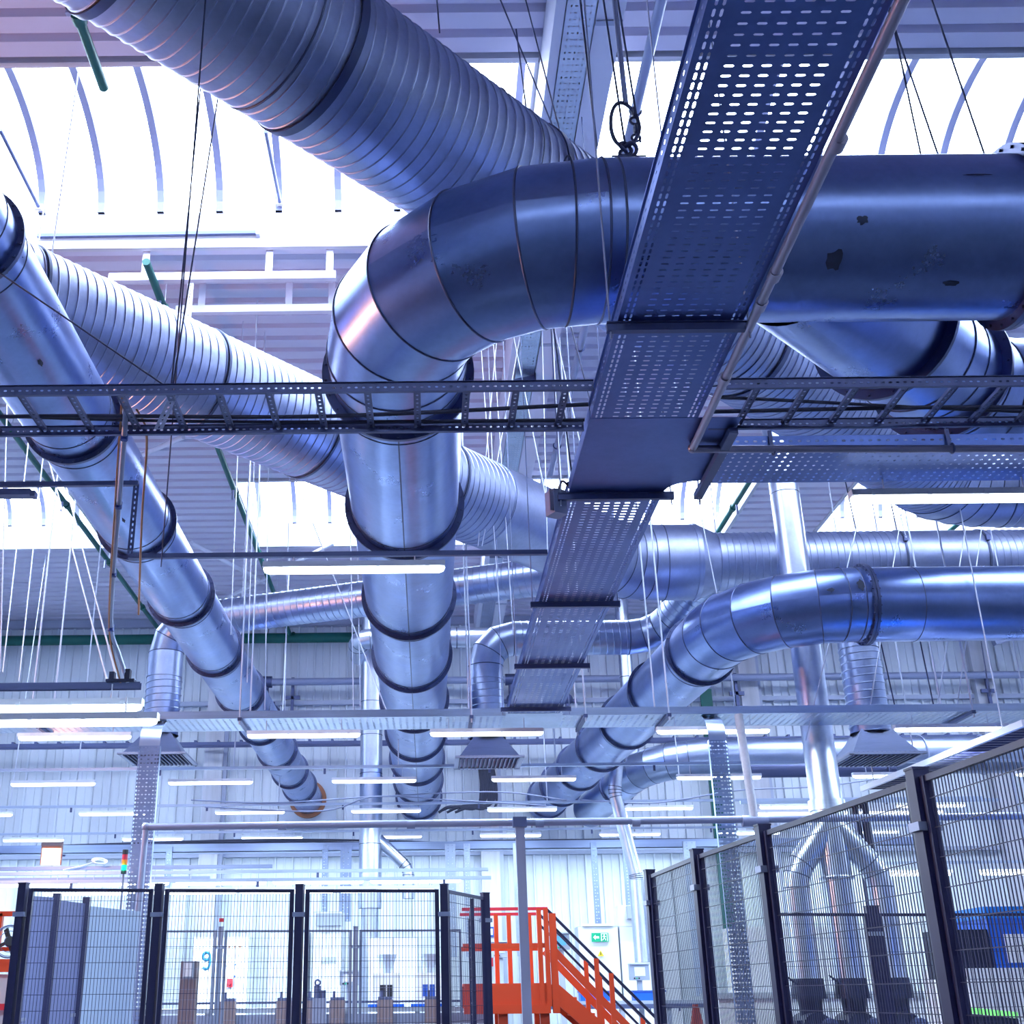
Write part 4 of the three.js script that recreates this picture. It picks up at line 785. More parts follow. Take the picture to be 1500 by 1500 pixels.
// further fences inside
const FI = [[-2.85, -13.2], [-2.2, -13.3], [-0.78, -13.5]];
FI.forEach(([x, z], i) => fencePost(x, z, 'thin grey inner fence post ' + ['by the brown stand', 'with a red cap before the control cabinet', 'in front of the benchtop machine'][i], 0, 0.05, 2.28, M.greyPost));
fencePanel(FI[0], FI[1], 'fine grey mesh panel of the inner fence by the brown stand', null, 2.25, M.greyPost, 0.05); fencePanel(FI[1], FI[2], 'fine grey mesh panel of the inner fence before the cabinets', null, 2.25, M.greyPost, 0.05); fencePanel(FI[2], [0.4, -13.6], 'fine grey mesh panel of the inner fence before the benchtop machines', null, 2.25, M.greyPost, 0.05);
{ const p = FI[1]; solid('post_cap', 'small red cap on top of an inner fence post', 'cap', cyl([p[0], 2.334, p[1]], [p[0], 2.37, p[1]], 0.025, 0.025, 12), M.red); }
const FI2 = [[4.1, -9.9], [2.35, -9.7], [7, -10.2]];
fencePost(3.45, -9.7, 'dark fence post of the machine cell behind the right fence', 0, 0.09, 2.2); fencePanel([2.6, -9.5], [3.45, -9.7], 'dark mesh panel of the machine cell, narrow', null, 2.15, M.fence, 0.05); fencePanel([3.45, -9.7], [5.6, -10.0], 'dark mesh panel of the machine cell, wide', null, 2.15, M.fence, 0.05);

// ---------------------------------------------------------------- things on the floor behind the fences
// grey folding partition
{
  const pts = [[-3.693, 2.373, -11.5], [-3.517, 2.391, -11.8], [-3.369, 2.422, -12.3], [-3.057, 2.477, -13.2]].map((p) => [p[0], p[2]]), o = thing('sliding_partition', 'grey ribbed sliding panels behind the front mesh fence', 'partition', [pts[1][0], 0, pts[1][1]]);
  for (let i = 0; i < 3; i++) {
    const top = 2.48 - 0.02 * i; part('panel', bar([pts[i][0], top / 2, pts[i][1]], [pts[i + 1][0], top / 2, pts[i + 1][1]], 0.03, top), i === 2 ? M.panelPale : M.panelGrey, o);
    const n = i === 2 ? 9 : 5; for (let k = 1; k < n; k++) { const p = lerp([pts[i][0], 0, pts[i][1]], [pts[i + 1][0], 0, pts[i + 1][1]], k / n); part('panel_rib', bbox(p[0] - 0.008, p[0] + 0.008, 0.05, top - 0.02, p[2] + 0.012, p[2] + 0.026), i === 2 ? M.panelPale : M.panelGrey, o); }
  }
  for (const i of [1, 2]) part('edge_post', bbox(pts[i][0] - 0.035, pts[i][0] + 0.035, 0, 2.52, pts[i][1] + 0.02, pts[i][1] + 0.07), M.fence, o);
  part('rail', bar([pts[0][0], 1.42, pts[0][1] + 0.05], [pts[2][0], 1.45, pts[2][1] + 0.05], 0.02, 0.03), M.greyPost, o);
}
// orange frame, fan and bench at the far left
{
  const z = -13, P = (x, y) => [-4.416, 2.008, -13] && [x, y, z];
  const a = [-4.469, 2.423, -13], b = [-4.169, 2.42, -13], o = thing('orange_rack', 'orange steel machine frame beyond the end of the guard fence', 'frame', [a[0], 0, z]);
  const x0 = a[0] - 0.35, x1 = [-4.254, 2.007, -13][0], x2 = b[0];
  part('top_rail', bbox(x0, x2, a[1] - 0.03, a[1] + 0.02, z - 0.03, z + 0.03), M.orange, o); for (const x of [a[0] + 0.01, x1]) part('upright', bbox(x - 0.03, x + 0.03, 0, a[1], z - 0.03, z + 0.03), M.orange, o);
  const y1 = [-4.412, 1.975, -13][1], y2 = [-4.396, 1.851, -13][1]; part('beam', bbox(x0, x1, y2, y1, z - 0.05, z + 0.05), M.orangeDeck, o); part('lower_rail', bbox(x0, x1, y2 - 0.36, y2 - 0.3, z - 0.03, z + 0.03), M.red, o); part('mid_rail', bbox(x0, x1, a[1] - 0.37, a[1] - 0.33, z - 0.02, z + 0.02), M.orange, o);
  part('back_panel', bbox(x0, x1, 0.9, y2 - 0.02, z - 0.1, z - 0.08), M.cabinet, o);
  const f = thing('wall_fan', 'round black cage fan mounted on the orange frame', 'fan', [-4.268, 2.138, -12.8]), c = [-4.268, 2.138, -12.8], d = [0.35, 0, 0.93];
  part('cage', [0.14, 0.1, 0.05].map((r) => ring(c, d, r, 0.004, 32, 5)).concat(ring(c, d, 0.155, 0.008, 32, 6)), M.darkSteel, f); part('motor', cyl(add(c, [-0.02, 0, -0.05]), add(c, [0.02, 0, 0.05]), 0.05, 0.045, 18), M.black, f);
  for (let k = 0; k < 4; k++) { const t = k * Math.PI / 2 + 0.4; part('blade', bar(add(c, [Math.cos(t) * 0.03, Math.sin(t) * 0.03, 0]), add(c, [Math.cos(t) * 0.13, Math.sin(t) * 0.13, 0]), 0.02, 0.07, [0.6, 0.3, 0.7]), M.black, f); } part('mount_plate', bbox(c[0] + 0.06, c[0] + 0.16, c[1] - 0.2, c[1] + 0.14, c[2] - 0.12, c[2] - 0.08), M.black, f);
  const g = thing('waste_bags', 'dark heap of bags below the orange frame', 'bags', [a[0], 0, z + 0.2]);
  for (const [dx, y, r] of [[-0.1, 0.9, 0.3], [0.1, 0.75, 0.28], [0.0, 0.45, 0.45]]) { const s = new THREE.IcosahedronGeometry(r, 3), q = s.attributes.position; for (let i = 0; i < q.count; i++) { const k = 1 + 0.12 * Math.sin(q.getX(i) * 23 + q.getY(i) * 17) * Math.cos(q.getZ(i) * 19); q.setXYZ(i, q.getX(i) * k, q.getY(i) * k, q.getZ(i) * k * 0.6); } s.computeVertexNormals(); part('bag', mergeGeometries([new THREE.BufferGeometry().copy(s).setIndex([...Array(q.count).keys()])]).translate(a[0] + dx, y, z + 0.3), M.machineDark, g); }
}
// signal tower
{
  const z = -15.8, t = [-3.903, 3.365, -15.8], b = [-3.877, 3.068, -15.8], x = t[0], h = (t[1] - b[1]) / 4.1, o = thing('signal_tower', 'signal light tower with red, amber and lit green lenses on a thin pole', 'signal light', [x, 0, z]);
  part('pole', cyl([x, 0, z], [x, b[1], z], 0.014, 0.014, 10), M.greyPost, o);
  const red = mat([0.5, 0.02, 0.06], 0.3), amber = mat([0.8, 0.17, 0.02], 0.3), green = new THREE.MeshStandardMaterial({ color: rgb(0, 0.3, 0.12), emissive: rgb(0, 0.9, 0.4), emissiveIntensity: 0.7, roughness: 0.3 });
  [['base', M.black, 0.6], ['green_lens', green, 1], ['amber_lens', amber, 0.95], ['red_lens', red, 0.95], ['top_cap', M.black, 0.9]].reduce((y, [n, m, k]) => { part(n, cyl([x, y, z], [x, y + h * k * 0.94, z], 0.036, 0.036, 20), m, o); return y + h * k * 0.94; }, b[1]);
  const l = new THREE.PointLight(rgb(0, 1, 0.45), 0.15); l.position.set(0, b[1] + h, 0.05); l.name = 'green_glow'; o.add(l);
}
// sodium floodlights
function floodlight(label, p, yaw, tilt, size, power) {
  const o = thing('floodlight', label, 'floodlight', p), f = new THREE.Group(); f.name = 'lamp_head'; f.rotation.set(tilt, yaw, 0, 'YXZ'); o.add(f);
  const mk = (n, g, m) => { const k = new THREE.Mesh(g, m); k.name = n; k.castShadow = k.receiveShadow = true; f.add(k); };
  mk('casing', mergeGeometries([new THREE.BoxGeometry(size * 1.15, size * 1.25, 0.1).translate(0, 0.02, -0.08), new THREE.BoxGeometry(size * 1.15, size * 0.16, 0.16).translate(0, size * 0.55, -0.04)]), M.brown);
  mk('glowing_glass', new THREE.BoxGeometry(size, size * 0.9, 0.03).translate(0, -0.03, -0.01), new THREE.MeshStandardMaterial({ color: rgb(1, 0.8, 0.7), emissive: rgb(1, 0.42, 0.2), emissiveIntensity: 6, roughness: 0.4 }));
  const l = new THREE.RectAreaLight(rgb(1.0, 0.38, 0.16), power, size, size * 0.9); l.position.set(0, -0.03, 0.02); l.rotation.y = Math.PI; l.name = 'lamp_light'; f.add(l);
  const br = new THREE.Mesh(new THREE.BoxGeometry(size * 1.3, 0.03, 0.03).translate(0, 0, -0.15), M.darkSteel); br.name = 'yoke'; br.castShadow = true; o.add(br);
}
floodlight('glowing orange sodium floodlight on the end wall above the guard fence', [-6.305, 3.824, -20.5], 0.2, 0.1, 0.3, 30);
floodlight('orange sodium floodlight on the side of the hall, mirrored in the near ducts', [-9.5, 5.2, -10.5], 1.45, 0.0, 0.6, 420);
{
  const z = -20.6, a = [-7.17, 3.611, -20.6], o = thing('work_frame', 'grey channel frame with coiled cable below the sodium floodlight', 'frame', [a[0], a[1], z]);
  part('channel', bbox(-8.5, -2.6, a[1] - 0.03, a[1] + 0.03, z - 0.03, z + 0.03), M.trayMid, o); part('channel', bbox(-8.5, -3.6, a[1] - 0.22, a[1] - 0.17, z + 0.2, z + 0.26), M.trayMid, o);
  const c = [-5.48, 3.695, -20.5], k = thing('cable_coil', 'small coil of white cable lying on the channel frame', 'cable', c); part('coil', [0, 1, 2].map((i) => ring(add(c, [0, 0.01 * i, 0.01 * i]), [0.2, 0.9, 0.4], 0.1 + 0.012 * i, 0.012, 24, 6)), M.signWhite, k); part('tail', poly([add(c, [-0.1, 0, 0]), add(c, [-0.3, -0.06, 0]), add(c, [-0.6, -0.12, 0])], 0.012, 6), M.signWhite, k);
}
// cabinets
function cabinet(x0, x1, y1, z, label, doors = 1, depth = 0.6, mt = M.cabinet) {
  const o = thing('control_cabinet', label, 'cabinet', [(x0 + x1) / 2, 0, z]);
  part('body', bbox(x0, x1, 0, y1, z - depth, z), M.cabinetEdge, o); const w = (x1 - x0) / doors;
  for (let k = 0; k < doors; k++) { const d = part('door', bbox(x0 + k * w + 0.012, x0 + (k + 1) * w - 0.012, 0.1, y1 - 0.02, z, z + 0.025), mt, o); part('handle', bbox(x0 + (k + 1) * w - 0.09, x0 + (k + 1) * w - 0.06, y1 * 0.42, y1 * 0.42 + 0.16, z + 0.025, z + 0.05), M.darkSteel, d); }
  return o;
}
{
  const z = -22.5, a = [-4.199, 2.366, -22.5], b = [-3.197, 2.587, -22.5], c = cabinet(a[0], b[0], b[1], z, 'white control cabinet marked 9 with rows of buttons and a red stop switch');
  const p = [-3.95, 2.192, -22.46], s = 0.09; part('number_nine', [ring([p[0], p[1] + s * 0.8, p[2]], [0, 0, 1], s * 0.7, 0.022, 24, 6), poly([[p[0] + s * 0.7, p[1] + s * 0.8, p[2]], [p[0] + s * 0.75, p[1] - s * 0.4, p[2]], [p[0] + s * 0.5, p[1] - s * 1.3, p[2]], [p[0] - s * 0.1, p[1] - s * 1.55, p[2]], [p[0] - s * 0.6, p[1] - s * 1.3, p[2]]], 0.022, 8)], mat([0.0, 0.16, 0.3], 0.5), c);
  for (let i = 0; i < 4; i++) for (let j = 0; j < 2; j++) { const q = [-3.647, 2.417, -22.46]; part('button', cyl([q[0] + i * 0.098, q[1] - j * 0.15, q[2]], [q[0] + i * 0.098, q[1] - j * 0.15, q[2] + 0.03], 0.02, 0.02, 12), j ? M.cabinetEdge : M.rope, c); }
  const r = [-3.506, 1.827, -22.46]; part('stop_switch', [bbox(r[0] - 0.05, r[0] + 0.05, r[1] - 0.08, r[1] + 0.06, r[2], r[2] + 0.04), cyl(r, add(r, [0, 0, 0.09]), 0.045, 0.04, 16)], M.red, c);
  for (const [px, py] of [[[-3.593, 2.098, -22.46], 0], [[-3.425, 2.119, -22.46], 0], [[-3.427, 1.927, -22.46], 0]]) part('lock', cyl(px, add(px, [0, 0, 0.02]), 0.015, 0.015, 10), M.signBlue, c);
}
{ const z = -24, a = [-3.048, 2.735, -24], b = [-2.289, 2.728, -24], c = [-1.642, 3.095, -24], d = [-1.139, 2.718, -24], e = [-0.197, 2.709, -24];
  cabinet(a[0], b[0], a[1], z, 'tall white cabinet between the marked cabinet and the vented one'); const v = cabinet([-2.194, 3.1, -24][0], c[0], c[1], z, 'taller white cabinet with a hooded vent at its top and three switches');
  const h = [-1.898, 2.932, -23.95]; part('vent_hood', bbox(h[0] - 0.24, h[0] + 0.24, h[1] - 0.1, h[1] + 0.12, h[2], h[2] + 0.15), M.machineGrey, v); for (let i = -1; i < 2; i++) { const s = [-1.895, 2.222, -23.95]; part('switch', bbox(s[0] + i * 0.1 - 0.03, s[0] + i * 0.1 + 0.03, s[1] - 0.05, s[1] + 0.05, s[2], s[2] + 0.03), M.cabinetEdge, v); }
  cabinet(d[0], e[0], d[1] - 0.1, z, 'wide pale two-door cabinet behind the benchtop machines', 2);
}
{ const z = -27, a = [3.224, 2.926, -27], b = [4.092, 2.918, -27], c = [5.343, 2.907, -27];
  const k = cabinet(a[0], b[0], a[1], z, 'white cabinet with the green exit sign on its door'); part('top_lamp', bbox(a[0] + 0.1, b[0] - 0.1, a[1], a[1] + 0.05, z - 0.1, z + 0.05), M.signWhite, k); const q = cabinet(b[0] + 0.02, c[0], a[1], z, 'white double cabinet beside the exit sign cabinet', 2); part('vent_box', [bbox(b[0] + 0.03, b[0] + 0.75, a[1], a[1] + 0.42, z - 0.4, z)], M.cabinet, q); part('vent_cowl', bbox(b[0] + 0.2, b[0] + 0.72, a[1] + 0.14, a[1] + 0.4, z, z + 0.2), M.machineGrey, q);
  // exit sign: arrow and running figure
  const p = [3.688, 2.698, -26.95], w = 0.36, h = 0.18, s = thing('exit_sign', 'green emergency exit sign with white arrow and running figure', 'sign', p), zf = p[2] + 0.012;
  part('plate', box(w, h, 0.02, ...p), M.signGreen, s); const f = (pts) => { const sh = new THREE.Shape(pts.map((k) => new THREE.Vector2(p[0] + k[0] * w, p[1] + k[1] * h))); return new THREE.ExtrudeGeometry(sh, { depth: 0.004, bevelEnabled: false }).translate(0, 0, zf - 0.002); };
  part('arrow', f([[-0.42, 0], [-0.27, 0.3], [-0.27, 0.12], [-0.06, 0.12], [-0.06, -0.12], [-0.27, -0.12], [-0.27, -0.3]]), M.signWhite, s);
  part('doorway', [f([[0.05, -0.42], [0.10, -0.42], [0.10, 0.35], [0.40, 0.35], [0.40, -0.42], [0.45, -0.42], [0.45, 0.43], [0.05, 0.43]])], M.signWhite, s);
  part('running_figure', [f([[0.14, 0.1], [0.20, 0.2], [0.30, 0.18], [0.36, 0.05], [0.33, 0.0], [0.28, 0.1], [0.27, -0.08], [0.34, -0.18], [0.34, -0.36], [0.30, -0.36], [0.30, -0.2], [0.24, -0.14], [0.18, -0.32], [0.11, -0.32], [0.11, -0.27], [0.16, -0.26], [0.21, -0.06], [0.21, 0.1], [0.17, 0.03]]), new THREE.CylinderGeometry(0.014, 0.014, 0.006, 12).rotateX(Math.PI / 2).translate(p[0] + 0.25 * w, p[1] + 0.28 * h, zf)].map((g) => (g.index ? g.toNonIndexed() : g)), M.signWhite, s);
  const t = [3.681, 2.369, -26.95], tr = thing('warning_label', 'small yellow warning triangle on the exit sign cabinet', 'label', t); const sh = new THREE.Shape([[-0.07, -0.05], [0.07, -0.05], [0, 0.07]].map((k) => new THREE.Vector2(t[0] + k[0], t[1] + k[1]))); part('triangle', new THREE.ExtrudeGeometry(sh, { depth: 0.006, bevelEnabled: false }).translate(0, 0, t[2] - 0.01), M.yellow, tr); part('bolt_mark', bbox(t[0] - 0.008, t[0] + 0.008, t[1] - 0.03, t[1] + 0.03, t[2] - 0.006, t[2] - 0.002), M.black, tr);
}
// panel boxes on posts
function operatorBox(p, w, h, label, screenMat = M.glass) {
  const o = thing('operator_panel', label, 'control panel', [p[0], 0, p[2]]);
  part('post', bbox(p[0] - 0.05, p[0] + 0.05, 0.0, p[1] - h / 2, p[2] - 0.06, p[2] + 0.02), M.machineGrey, o); part('enclosure', box(w, h, 0.2, p[0], p[1], p[2]), M.machineGrey, o); part('screen', box(w * 0.55, h * 0.55, 0.02, p[0], p[1] + h * 0.03, p[2] + 0.105), screenMat, o); part('hood', box(w * 1.04, 0.02, 0.28, p[0], p[1] + h / 2, p[2] + 0.03), M.cabinetEdge, o);
  for (let i = 0; i < 3; i++) part('button', cyl([p[0] - w * 0.3 + i * w * 0.12, p[1] - h * 0.38, p[2] + 0.1], [p[0] - w * 0.3 + i * w * 0.12, p[1] - h * 0.38, p[2] + 0.125], 0.014, 0.014, 10), i === 1 ? M.signGreen : M.black, o);
}
const lcd = new THREE.MeshStandardMaterial({ color: rgb(0.05, 0.2, 0.4), emissive: rgb(0.12, 0.4, 0.75), emissiveIntensity: 0.8, roughness: 0.3 });
operatorBox([2.314, 2.435, -22], 0.3, 0.27, 'operator panel with a lit blue screen behind the orange stair rail', lcd);
operatorBox([4.178, 1.969, -25.2], 0.38, 0.3, 'grey operator panel with a pale display beside the thin silvery duct', M.cabinet);
operatorBox([-1.182, 1.833, -19], 0.29, 0.2, 'operator panel on a post in front of the tall white cabinets', M.cabinet);
operatorBox([1.247, 2.311, -22], 0.32, 0.26, 'grey operator panel behind the orange platform', M.cabinetEdge);
{ const p = [1.529, 3.042, -31.58], s = thing('notice', 'small blue-edged notice with a red mark on the column', 'sign', p); part('board', box(0.3, 0.24, 0.02, ...p), M.signBlue, s); part('paper', box(0.2, 0.15, 0.006, p[0], p[1], p[2] + 0.012), M.signWhite, s); part('red_mark', box(0.05, 0.09, 0.005, p[0] - 0.03, p[1], p[2] + 0.017), M.red, s);
  const e = [1.525, 2.476, -31.5], x = thing('fire_extinguisher', 'red fire extinguisher hanging near the orange platform', 'extinguisher', e); part('cylinder', [cyl(add(e, [0, -0.25, 0]), add(e, [0, 0.2, 0]), 0.09, 0.09, 18), new THREE.SphereGeometry(0.09, 18, 10).translate(e[0], e[1] + 0.2, e[2])], M.red, x); part('valve', cyl(add(e, [0, 0.28, 0]), add(e, [0, 0.36, 0]), 0.03, 0.02, 10), M.black, x); }
// brown stand and bench line
{
  const z = -14.2, p = [-2.689, 1.39, -14.2], q = [-2.727, 1.969, -14.2], o = thing('brown_stand', 'brown metal stand with a pale framed window behind the mesh fence', 'stand', [p[0], 0, z]);
  part('column', bbox(p[0] - 0.09, p[0] + 0.09, 0, q[1], z - 0.15, z), M.brown, o); part('frame', bbox(p[0] - 0.06, p[0] + 0.06, q[1] - 0.18, q[1], z, z + 0.02), M.machineGrey, o); part('pane', bbox(p[0] - 0.045, p[0] + 0.045, q[1] - 0.16, q[1] - 0.02, z + 0.02, z + 0.03), M.cabinet, o);
}
{
  const z = -18.5, y = [-1.757, 1.474, -18.5][1], o = thing('conveyor_line', 'long grey conveyor with side rails along the production cell', 'conveyor', [-1.5, 0, z]);
  part('belt', bbox(-4.3, 0.9, y - 0.1, y - 0.04, z - 0.4, z + 0.2), M.machineGrey, o); part('front_rail', bbox(-4.3, 0.9, y - 0.26, y - 0.12, z + 0.2, z + 0.24), M.greyPost, o); part('guide_rail', bbox(-4.3, 0.9, y + 0.02, y + 0.05, z + 0.2, z + 0.23), M.darkSteel, o); part('lower_rail', bbox(-4.3, 0.9, y - 0.42, y - 0.36, z + 0.2, z + 0.24), M.darkSteel, o);
  for (let x = -4.2; x < 0.9; x += 1.0) part('leg', bbox(x, x + 0.07, 0, y - 0.1, z + 0.1, z + 0.17), M.machineGrey, o);
  [[340, 1462], [422, 1470], [464, 1470], [498, 1470], [567, 1475], [637, 1475]].forEach(([px], i) => { const x = [-2.85, -2.05, -1.65, -1.3, -0.62, 0.05][i]; const c = thing('line_fixture', 'small clamped fixture block on the conveyor rail', 'fixture', [x, y - 0.25, z + 0.3], 'fixtures on the conveyor'); part('block', bbox(x - 0.11, x + 0.11, y - 0.25, y + 0.06, z + 0.25, z + 0.38), M.brown, c); part('clamp_arm', [cyl([x - 0.05, y + 0.06, z + 0.3], [x - 0.05, y + 0.18, z + 0.3], 0.02, 0.02, 8), bbox(x - 0.1, x + 0.1, y + 0.06, y + 0.1, z + 0.26, z + 0.34)], M.darkSteel, c); });
  for (const [x, dark] of [[-0.62, 0], [0.0, 1]]) { const m = thing('benchtop_machine', dark ? 'white benchtop machine with blue-lit openings on the line' : 'white benchtop machine with dark openings on the line', 'machine', [x, y, z - 0.3]); part('body', bbox(x - 0.2, x + 0.2, y, y + 0.42, z - 0.5, z - 0.1), M.cabinet, m); part('opening', [bbox(x - 0.09, x - 0.005, y + 0.1, y + 0.26, z - 0.1, z - 0.09), bbox(x + 0.015, x + 0.09, y + 0.1, y + 0.26, z - 0.1, z - 0.09)], dark ? M.signBlue : M.black, m); part('hopper', cyl([x, y + 0.42, z - 0.3], [x, y + 0.68, z - 0.3], 0.07, 0.15, 4), M.machineGrey, m); part('base', bbox(x - 0.26, x + 0.26, y - 0.06, y, z - 0.5, z - 0.05), M.blue, m); }
  const t = [-1.505, 1.565, -17.6], k = thing('press_tool', 'dark pneumatic press tool standing at the line', 'machine', [t[0], 0, t[2]]); part('column', bbox(t[0] - 0.09, t[0] + 0.09, 0, t[1], t[2] - 0.08, t[2] + 0.08), M.greyPost, k); part('piston', [cyl([t[0] - 0.03, t[1], t[2]], [t[0] - 0.03, t[1] + 0.16, t[2]], 0.05, 0.05, 14), cyl([t[0] + 0.05, t[1], t[2]], [t[0] + 0.05, t[1] + 0.1, t[2]], 0.04, 0.04, 14), ring([t[0] - 0.03, t[1] + 0.2, t[2]], [0, 0, 1], 0.035, 0.014, 16, 6)], M.darkSteel, k);
}
// workbench at the back right of the stairs
{ const z = -24.5, a = [0.939, 1.452, -24.5], b = [4.725, 1.417, -24.5], o = thing('workbench', 'long workbench with blue bins along the end wall behind the stairs', 'bench', [(a[0] + b[0]) / 2, 0, z]); part('bench_top', bbox(a[0], b[0] + 0.6, a[1] - 0.06, a[1], z - 0.5, z + 0.1), M.machineGrey, o); part('bench_edge', bbox(a[0], b[0] + 0.6, a[1] - 0.14, a[1] - 0.06, z + 0.08, z + 0.12), M.darkSteel, o); for (let x = a[0]; x < b[0] + 0.6; x += 0.9) part('leg', bbox(x, x + 0.08, 0, a[1] - 0.06, z, z + 0.08), M.machineGrey, o);
  for (const px of [0.35, 0.62]) { const x = a[0] + (b[0] - a[0]) * (px + 0.25), k = thing('blue_bin', 'blue bin on the long workbench', 'bin', [x, a[1], z], 'blue bins on the workbench'); part('tub', bbox(x - 0.3, x + 0.3, a[1], a[1] + 0.16, z - 0.3, z), M.blue, k); part('rim', bbox(x - 0.32, x + 0.32, a[1] + 0.15, a[1] + 0.18, z - 0.32, z + 0.02), M.signBlue, k); } }

// ---------------------------------------------------------------- orange platform and stairs
{
  const zn = -16.4, zf = -17.5, P = (x, y, z) => [x, y, z];
  const dk = [1.426, 1.721, -16.4], y0 = dk[1], xr = [1.556, 2.049, -16.4][0], xl = 0.45, top = [1.468, 2.631, -16.4][1], o = thing('orange_stairs', 'orange steel access platform with handrails and a stair flight', 'stairs', [1, 0, -17]);
  part('deck', bbox(xl, xr, y0 - 0.03, y0, zf, zn), M.orangeDeck, o); part('fascia', bbox(xl, xr, y0 - 0.26, y0 - 0.002, zn, zn + 0.022), M.orange, o); part('fascia', bbox(xl, xr, y0 - 0.36, y0 - 0.25, zn - 0.02, zn + 0.05), M.orange, o); part('fascia', bbox(xl, xr, y0 - 0.3, y0, zf - 0.03, zf), M.orange, o);
  for (const [x, z] of [[xl + 0.5, zn - 0.1], [xr - 0.07, zn - 0.1], [xl + 0.5, zf + 0.1], [xr - 0.07, zf + 0.1]]) part('leg', bbox(x - 0.06, x + 0.06, 0, y0 - 0.2, z - 0.05, z + 0.05), M.orange, o);
  for (const z of [zn, zf]) {
    part('top_rail', bbox(xl, xr + 0.02, top - 0.02, top + 0.02, z - 0.02, z + 0.02), M.red, o); part('mid_rail', bbox(xl, xr, (top + y0) / 2 - 0.03, (top + y0) / 2 + 0.03, z - 0.012, z + 0.012), M.orange, o);
    for (const x of z === zn ? [xr - 0.1, xr - 0.01] : [xl + 0.5, xl + 0.68, xl + 0.86, xr - 0.14]) part('post', bbox(x - 0.03, x + 0.03, y0 - 0.28, top, z - 0.035, z + 0.038), M.orange, o);
  }
  part('end_post', bbox(xr + 0.03, xr + 0.12, y0 - 0.36, top - 0.06, zn - 0.03, zn + 0.03), M.orange, o);
  const run = 2.0, drop = y0;
  for (const z of [zn, zf]) {
    part('stringer', bar([xr, y0 - 0.05, z], [xr + run, y0 - 0.05 - drop * 0.98, z], 0.05, 0.2), M.orange, o); part('knee_rail', bar([xr + 0.05, y0 + 0.42, z], [xr + run, y0 + 0.42 - run, z], 0.03, 0.09), M.orange, o);
    part('handrail', bar([xr, top, z], [xr + run, top - run, z], 0.035, 0.035), M.navyRail, o); part('handrail', bar([xr + 0.02, top - 0.16, z], [xr + run, top - 0.16 - run, z], 0.03, 0.03), M.navyRail, o);
    for (const t of [0.62, 0.8, 1.35, 1.55]) part('post', bbox(xr + t - 0.03, xr + t + 0.03, Math.max(0, y0 - t - 0.1), top - t, z - 0.02, z + 0.02), M.orange, o);
  }
  for (let k = 1; k < 9; k++) part('tread', bbox(xr + run * k / 9 - 0.12, xr + run * k / 9 + 0.12, y0 - drop * k / 9 - 0.02, y0 - drop * k / 9 + 0.02, zf, zn), M.orangeDeck, o);
}
{ const p = [1.283, 1.532, -6.2], o = thing('traffic_cone', 'tip of an orange cone behind the right mesh fence', 'cone', [p[0], 0, -9.2]); const x = [1.913, 1.498, -9.2][0], y = [1.915, 1.516, -9.2][1]; part('cone', cyl([x, 0.03, -9.2], [x, y, -9.2], 0.3, 0.02, 24), M.orange, o); part('base', box(0.7, 0.04, 0.7, x, 0.02, -9.2), M.orange, o); }
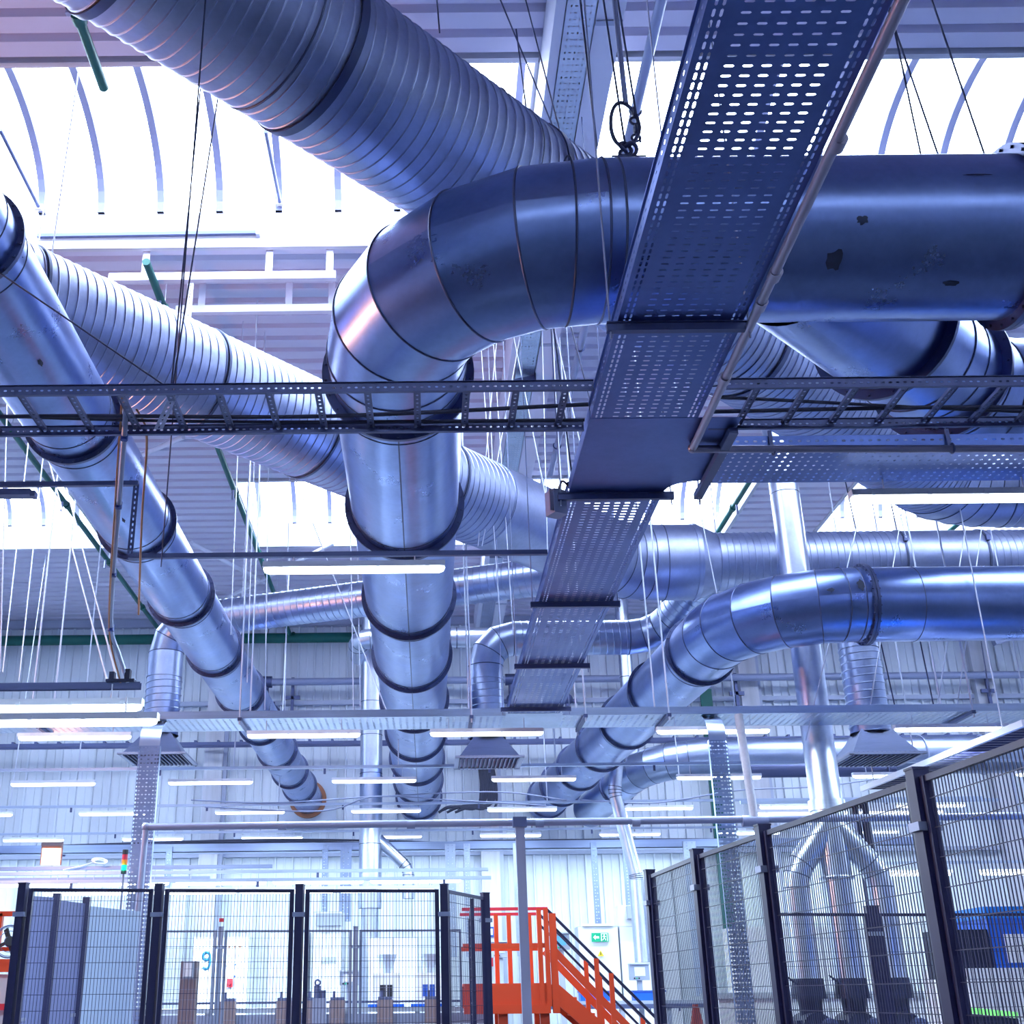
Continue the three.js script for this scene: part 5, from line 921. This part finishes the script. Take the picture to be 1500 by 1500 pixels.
// right machine hall behind the fence
{
  const z = -13.2, a = [5.882, 2.406, -13.2], b = [6.039, 1.917, -13.2], o = thing('blue_machine', 'blue and white machine housing behind the right mesh fence', 'machine', [a[0] + 1, 0, z]);
  const y1 = a[1], y2 = [5.86, 2.29, -13.2][1], x0 = a[0], yb = [5.91, 1.799, -13.2][1];
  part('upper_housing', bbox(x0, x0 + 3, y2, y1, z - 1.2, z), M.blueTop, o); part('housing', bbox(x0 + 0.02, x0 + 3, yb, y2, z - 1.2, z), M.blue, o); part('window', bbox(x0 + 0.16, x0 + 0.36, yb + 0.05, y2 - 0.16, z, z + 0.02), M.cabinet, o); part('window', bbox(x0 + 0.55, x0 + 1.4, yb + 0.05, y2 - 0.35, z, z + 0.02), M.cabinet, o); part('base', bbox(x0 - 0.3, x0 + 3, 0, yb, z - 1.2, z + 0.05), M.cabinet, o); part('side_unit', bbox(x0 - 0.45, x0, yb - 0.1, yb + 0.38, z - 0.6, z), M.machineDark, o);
  const w = thing('white_machine', 'low white machine cabinets behind the black machine heads', 'machine', [6, 0, -18.5]); part('body', bbox(4.2, 8.4, 0, 1.55, -19.5, -18.5), M.cabinet, w); part('upper_body', bbox(4.6, 6.6, 1.55, 2.5, -19.6, -18.9), M.cabinet, w); part('top_trim', bbox(4.15, 8.45, 1.5, 1.58, -19.5, -18.45), M.cabinetEdge, w);
  const g = new THREE.MeshStandardMaterial({ color: rgb(0.1, 0.5, 0.1), emissive: rgb(0.25, 0.9, 0.25), emissiveIntensity: 1.0, roughness: 0.4 });
  const s = [5.047, 1.415, -12], t = thing('green_light_strip', 'glowing green light strip low on the machine behind the right fence', 'light strip', s); part('light_strip', bar(s, [5.484, 1.37, -12], 0.04, 0.05), g, t); part('holder', bar(add(s, [0, -0.08, -0.03]), add([5.484, 1.37, -12], [0, -0.08, -0.03]), 0.06, 0.1), M.machineDark, t);
  const q = new THREE.RectAreaLight(rgb(0.25, 0.9, 0.25), 3, 0.6, 0.05); q.position.set(0.25, 0.02, 0.05); q.rotation.y = Math.PI; q.name = 'strip_light'; t.add(q);
}
// two dark gauges hanging in the machine hall
for (const [px, w] of [[[7.079, 3.611, -20], 0.13], [[7.234, 3.61, -20], 0.15]]) { const y1 = px[1] + 0.0, o = thing('black_hose', 'black hanging hose between the legs of the branching duct', 'hose', [px[0], y1 - 1.2, -20], 'black hoses between the duct legs'); part('hose', cyl([px[0], 4.5, -20], [px[0] + 0.03, y1 - 1.0, -20], w / 2, w / 2, 14), M.machineDark, o); part('nozzle', cyl([px[0] + 0.03, y1 - 1.0, -20], [px[0] + 0.03, y1 - 1.2, -20], w / 2.2, w / 3, 14), M.black, o); }
// ladder tray running away above the right fence
{
  const q0 = [7.056, 4.5, -13.885], q1 = [6.782, 4.5, -18.733], o = thing('edged_cable_ladder', 'dark cable ladder with white edge rail rising above the right mesh fence', 'cable ladder', q1), W = 0.62;
  part('edge_rail', bar(q0, q1, 0.05, 0.08), M.whiteSteel, o); part('side_rail', bar(add(q0, [W, 0, 0]), add(q1, [W, 0, 0]), 0.04, 0.07), M.darkSteel, o);
  for (let k = 0; k < 30; k++) { const p = lerp(q0, q1, (k + 0.5) / 30); part('rung', bar(p, add(p, [W, 0, 0]), 0.05, 0.03), M.fence, o); }
  part('cable', poly([add(q0, [0.3, 0.04, 0]), add(lerp(q0, q1, 0.5), [0.35, 0.05, 0]), add(q1, [0.25, 0.04, 0])], 0.03, 8), M.cable, o);
  for (const t of [0.1, 0.9]) { const p = lerp(q0, q1, t); part('hanger_rod', cyl(p, [p[0], H, p[2]], 0.009, 0.009, 6), M.wire, o); }
}
renderer.render(scene, camera);
